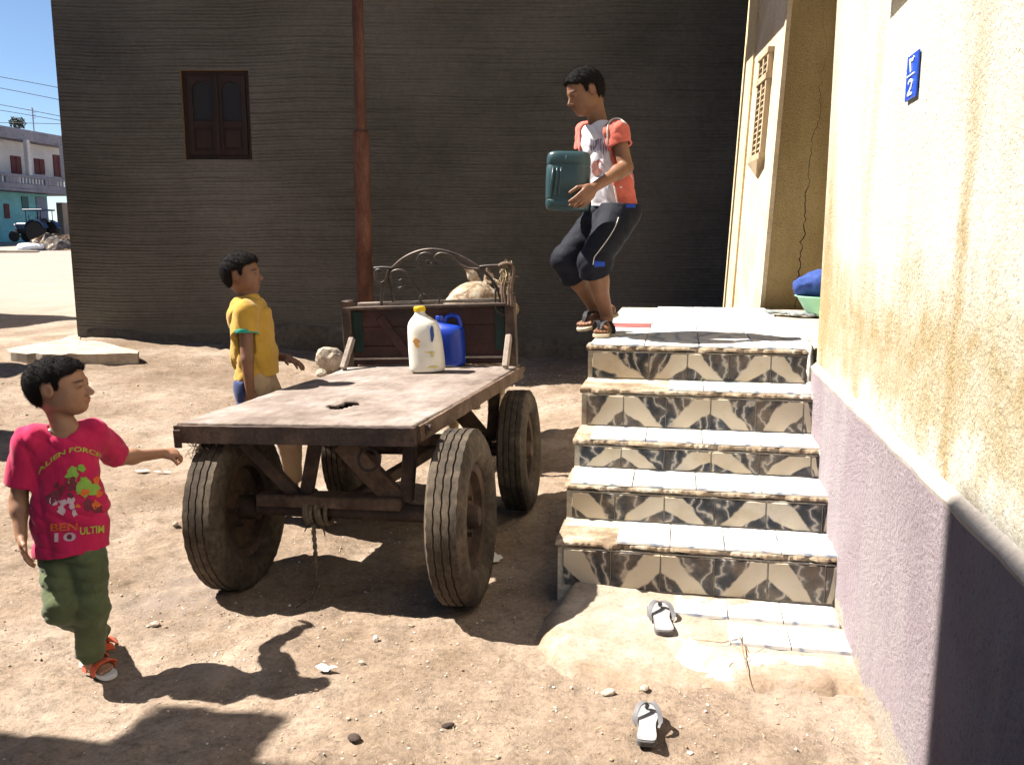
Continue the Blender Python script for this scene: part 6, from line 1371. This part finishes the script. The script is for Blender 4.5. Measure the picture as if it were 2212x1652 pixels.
def torso3(F, g):
    c = V3((0, 0, 0)); F.cone(n3 + V3((.01, 0, -.10)), J(1318, 400, Y3 + .03), .090 + g, .092 + g, .03, sx=sd3, el=(1.34, .96)); F.cone(J(1318, 400, Y3 + .03), J(1326, 462, Y3 + .04), .092 + g, .096 + g, .03, sx=sd3, el=(1.28, 1.0)); F.cone(sl3 + V3((-.01, 0, 0)), sr3 + V3((.01, 0, 0)), .050 + g, .050 + g, .04); F.ell(n3 + V3((.0, 0, -.035)), (.085 + g, .085 + g, .05 + g), None, .03)
F = Field((.15, 4.2, 1.35), (.85, 5.0, 2.2), .004); torso3(F, 0); F.folds(.013, 55, [(1, .2, .35), (.4, .3, 1), (-.8, .2, .6)], 23); F.folds(.003, 110, [(.3, 0, 1), (-.7, .3, 1)], 25)
F.cone(n3 + fd3 * .012 + V3((0, 0, -.02)), n3 + V3((0, 0, .12)), .056, .062, .006, 'sub'); F.plane(J(1300, 446, Y3 - .06), V3((-.12, 0, -1))); tee3 = F.build('tee_shirt', tee, b3)
F = Field((.15, 4.2, 1.3), (.85, 5.0, 2.2), .004); torso3(F, .008)
F.cone(sl3, sl3 + (el3 - sl3) * .36, .056, .060, .03, flat=1); F.cone(sr3, sr3 + (er3 - sr3) * .36, .054, .058, .03, flat=1); F.folds(.012, 60, [(1, .2, .2), (.5, .3, .8), (-.8, .2, .5)], 33); F.folds(.003, 120, [(.3, 0, 1), (-.7, .3, 1)], 35)
x, y, z = F.ax[0][:, None, None], F.ax[1][None, :, None], F.ax[2][None, None, :]; cax = n3 + V3((.02, 0, 0)); rx_, ry_ = x - cax[0] - (2.0 - z) * .10 * 0, y - cax[1]
fw = rx_ * fd3[0] + ry_ * fd3[1]; lt = rx_ * sd3[0] + ry_ * sd3[1]; op = np.maximum(np.abs(lt - .022) - (.078 + .03 * np.clip((2.02 - z) / .5, 0, 1)), .0 - fw); F.d = np.maximum(F.d, -op)
F.cone(n3 + V3((0, 0, -.03)), n3 + V3((0, 0, .12)), .060, .066, .006, 'sub'); F.cone(sl3 + (el3 - sl3) * .26, sl3 + (el3 - sl3) * .9, .045, .051, .004, 'sub')
low = J(1340, 466, Y3 - .08); F.d = np.maximum(F.d, (low[2] + .055 - .20 * np.clip(lt, -.05, .14) * (fw > -.06) - z) * .9); torso_in = None
vest = F.build('vest', sal, b3)
# white piping along the open front and the shoulder seam
bv = BVHTree.FromPolygons([v.co for v in vest.data.vertices], [p.vertices for p in vest.data.polygons]); o_ = Vector((0, 0, CAM_H))
def onvest(pts, r, name, mat):
    P = []
    for p in cr(pts, 6):
        d = ray(*p).normalized(); h_ = bv.ray_cast(o_, d); P.append((h_[0] if h_[0] is not None else Vector(at(p[0], p[1], Y3 - .12))) + Vector((0, -.003, 0)))
    for _ in range(2): P = [P[0]] + [(P[i - 1] + P[i] * 2 + P[i + 1]) / 4 for i in range(1, len(P) - 1)] + [P[-1]]
    mb = MB(); mb.tube(P, r, 6); mb.build(name, mat, b3, False, True)
onvest([(1352, 268), (1335, 256), (1318, 262), (1312, 280), (1314, 320), (1320, 365), (1328, 410), (1334, 440), (1340, 462)], .0042, 'piping', pip)
# print remains on the tee
rs = np.random.RandomState(2); pv = mk('grey_violet_print', [(.16, .13, .19), (.25, .2, .27)], 60, .85); pr_ = mk('brick_print', [(.32, .12, .10), (.42, .2, .17)], 60, .85); shp = []
for k in range(7): x0 = 1276 + k * 5.2; shp.append(fanpoly([(x0 + rs.uniform(-1, 1), 300 + rs.uniform(-3, 5)), (x0 + 3 + rs.uniform(-1, 1), 301 + rs.uniform(-3, 5)), (x0 + 4, 322 + rs.uniform(-6, 6)), (x0 + 2, 330 + rs.uniform(-6, 8)), (x0 - .5, 318 + rs.uniform(-4, 4))]))
decal('tee_print', shp, tee3, b3, pv); decal('tee_print', [fanpoly([(1291 + 15 * math.cos(a) * rs.uniform(.7, 1.1), 362 + 18 * math.sin(a) * rs.uniform(.7, 1.1)) for a in np.linspace(0, 6.28, 16)[:-1]])], tee3, b3, pr_)
# shorts
F = Field((.08, 4.1, 1.05), (.85, 5.0, 1.75), .0044); F.cone(J(1338, 452, Y3), J(1312, 450, Y3 + .13), .098, .098, .04); F.cone(pl3, kl3, .104, .076, .04); F.cone(kl3, kl3 + (al3 - kl3) * .17, .074, .086, .03, flat=1); F.cone(pr3, kr3, .104, .070, .04); F.cone(kr3, kr3 + (ar3 - kr3) * .34, .069, .084, .03, flat=1)
F.folds(.006, 55, [(.3, .2, 1), (1, .1, .4), (-.6, .2, 1)], 41); F.folds(.003, 110, [(.3, 0, 1), (-.7, .3, 1)], 42)
for k_, a_, t_ in ((kl3, al3, .16), (kr3, ar3, .34)): F.cone(k_ + (a_ - k_) * (t_ - .10), k_ + (a_ - k_) * (t_ + .25), .066, .066, .004, 'sub')
F.plane(J(1326, 440, Y3), V3((.05, 0, 1))); sho = F.build('shorts', blk, b3)
def line_on(target, pts, r, name, mat):
    bv = BVHTree.FromPolygons([v.co for v in target.data.vertices], [p.vertices for p in target.data.polygons]); P = []
    for p in cr(pts, 6):
        d = ray(*p).normalized(); h_ = bv.ray_cast(o_, d)
        if h_[0] is not None: P.append(h_[0] - d * .001)
    if len(P) > 2: mb = MB(); mb.tube(P, r, 6); mb.build(name, mat, b3, False, True)
line_on(sho, [(1336, 470), (1328, 492), (1312, 518), (1292, 545), (1284, 556), (1281, 572)], .0022, 'side_piping', pip)
decal('side_panel', [grid(0, 0, lambda t: (1284 + 22 * t, 563 + 3 * t, 577 - 2 * t), 8, 4)], sho, b3, roy, .0015); decal('waistband', [grid(0, 0, lambda t: (1352 + 20 * t, 441, 449), 8, 3)], sho, b3, roy, .003)
blks = mk('black_strap_foam', [(.015, .014, .018), (.03, .028, .035)], 9, .7); tans = mk('tan_foam_sole', [(.42, .33, .22), (.52, .43, .31)], 12, .8, .2, 50)
sandal(b3, hlL3, toL3, .088, (tans, blks), THONG); sandal(b3, hlR3, toR3, .085, (tans, blks), THONG)

# the dark can he carries
c0, c1 = J(1179, 328, Y3 - .22), J(1273, 455, Y3 - .22); cw = float(c1[0] - c0[0]); chh = float(c0[2] - c1[2]); cy_ = Y3 - .20
jc = thing('jerrycan', 'dark blue green plastic can held in both hands by the boy on the landing', 'can', (float(c0[0] + c1[0]) / 2, cy_, float(c1[2])), (0, R(1.5), R(-6)))
mb = MB(); hx, hy = cw / 2, .085
rg = [(0, .86), (.006, .94), (.018, .985), (.035, 1), (chh * .17, 1), (chh * .18, .975), (chh * .20, .975), (chh * .21, 1.0), (chh * .5, 1.005), (chh * .74, 1.0), (chh * .755, .972), (chh * .775, .972), (chh * .79, 1.0), (chh * .88, .99), (chh * .94, .96), (chh * .975, .90), (chh * .995, .80), (chh, .66)]
superloft(mb, [(z, 0, 0, hx * k, hy * k) for z, k in rg], 64, 4.2)
petrol = plastic('petrol_green_plastic', (.028, .062, .07), .32); smooth_angle(mb.build('body', petrol, jc), 40)
for x_ in (-.74, -.56, -.38): mb = MB(); mb.tube([(x_ * hx, -hy * .985, chh * .24), (x_ * hx + .004, -hy * 1.0, chh * .5), (x_ * hx + .010, -hy * .985, chh * .72)], [.003, .006, .003], 8); mb.build('moulded_rib', petrol, jc, True, True)
mb = MB(); mb.tube([(-.08 * hx, -hy * .6, chh * .985), (-.08 * hx, -hy * .97, chh * .90), (-.12 * hx, -hy * 1.0, chh * .80)], .004, 8); mb.build('mould_seam', petrol, jc, True, True)

# ------------------------------------------------------------------ donkey
D0 = at(1020, 640, 5.08); dg_z = float(gh(D0.x, 5.5))
m, nt, b = newmat('patchy_donkey_coat', .9, .15); co = coords(nt); p_ = ramp(nt, noise(nt, co, 8, 5, .6, .6), [(.38, (.50, .44, .36)), (.46, (.40, .30, .20)), (.54, (.17, .11, .07)), (.64, (.46, .38, .28))])
p_ = mix(nt, .7, p_, ramp(nt, noise(nt, coords(nt, 'Object', (1, .4, 1)), 70, 5, .75), [(.3, .55), (.5, 1), (.72, 1.25)]), 'MULTIPLY'); nt.links.new(p_, b.inputs['Base Color']); bump(nt, b, noise(nt, coords(nt, 'Object', (1, .35, 1)), 110, 4, .7), .8, .01); coat = m
dk = thing('donkey', 'pale brown and white donkey standing in front of the cart headboard', 'donkey', (D0.x, 5.6, dg_z))
def DP(x, y, z): return V3((D0.x + x, 5.08 + y, dg_z + z))
F = Field(DP(-.5, -.35, -.06), DP(.62, 1.75, 1.42), .0075); ztop = float(at(1010, 612, 5.2).z - dg_z)
F.ell(DP(0, .24, ztop - .235), (.205, .26, .235), None, .06); F.ell(DP(.02, .60, ztop - .36), (.215, .40, .235), None, .08); F.ell(DP(.04, .98, ztop - .42), (.185, .24, .25), None, .08); F.cone(DP(0, .10, ztop - .12), DP(.04, .9, ztop - .26), .10, .09, .08)
hp = V3(at(1062, 628, 6.42)); mz = V3(at(1104, 668, 6.36)); F.cone(DP(.05, 1.0, ztop - .36), hp + V3((.0, 0, -.06)), .14, .085, .06); F.cone(hp, hp + (mz - hp) * .5, .092, .075, .04); F.cone(hp + (mz - hp) * .5, mz, .075, .052, .03); F.ell(mz, (.055, .05, .05), None, .02)
for tp, bs2, Y_ in (((1003, 575), (1038, 616), 6.30), ((1052, 576), (1060, 622), 6.42)):
    tip = V3(at(*tp, Y_)); base_ = V3(at(*bs2, Y_)); mid = base_ + (tip - base_) * .5; F.cone(base_, mid, .020, .030, .012, sx=(1, 0, .6), el=(1.1, .7)); F.cone(mid, tip, .030, .006, .012, sx=(1, 0, .6), el=(1.1, .6)); F.cone(base_ + (tip - base_) * .2 + V3((0, -.026, 0)), base_ + (tip - base_) * .8 + V3((0, -.020, 0)), .014, .007, .006, 'sub')
for sx, y, fr in ((-.13, .16, 0), (.13, .2, 0), (-.10, 1.08, 1), (.14, 1.04, 1)):
    if fr: F.cone(DP(sx, y, .62), DP(sx, y + .02, .36), .075, .046, .04); F.cone(DP(sx, y + .02, .36), DP(sx, y, .10), .040, .030, .02)
    else: F.cone(DP(sx, y, .70), DP(sx, y + .10, .52), .125, .075, .05); F.cone(DP(sx, y + .10, .52), DP(sx, y - .06, .36), .068, .042, .03); F.cone(DP(sx, y - .06, .36), DP(sx, y - .01, .09), .042, .030, .02)
    F.cone(DP(sx, y, .11), DP(sx, y - .02, .0), .036, .052, .015, flat=1)
F.folds(.006, 70, [(1, .4, .2), (.3, 1, .5), (.2, .3, 1)], 51); F.build('body', coat, dk)
mane = MB()
for k in range(260):
    t = random.random(); p = Vector(DP(.05, .98, ztop - .22)).lerp(Vector(hp) + Vector((0, -.02, .05)), t) + Vector((random.gauss(0, .012), random.gauss(0, .012), 0)); mane.tube([p, p + Vector((random.gauss(0, .015), random.gauss(0, .015), random.uniform(.03, .06)))], [.004, .001], 4)
mane.build('mane', mk('dark_brown_hair', [(.05, .03, .02), (.10, .065, .04)], 20, .9), dk, False)
tl = MB(); tl.tube([DP(0, -.01, ztop - .12), DP(0, -.07, ztop - .25), DP(.01, -.08, ztop - .5), DP(.02, -.06, ztop - .72)], [.03, .022, .018, .028], 10); tl.build('tail', coat, dk, False, True)
hm = MB()
for t in (.25, .62):
    c = Vector(hp).lerp(Vector(mz), t); ax = Vector(mz - hp).normalized(); x_ = ax.orthogonal().normalized(); y_ = ax.cross(x_); rr_ = .098 - .03 * t; hm.tube([c + (x_ * math.cos(a) + y_ * math.sin(a)) * rr_ for a in np.linspace(0, 6.283, 24, endpoint=False)], .008, 6, True)
hm.build('halter', oldw, dk, False, True)
for s in (-1, 1):
    me = bpy.data.meshes.new('eye'); bm = bmesh.new(); bmesh.ops.create_uvsphere(bm, u_segments=12, v_segments=8, radius=.016); bm.to_mesh(me); bm.free(); finish(me, eyeb, True); o = link('eye', me, dk, False); o.location = Vector(hp) + (Vector(mz) - Vector(hp)) * .22 + Vector((-.02 * s, -.075 if s < 0 else .07, .03))
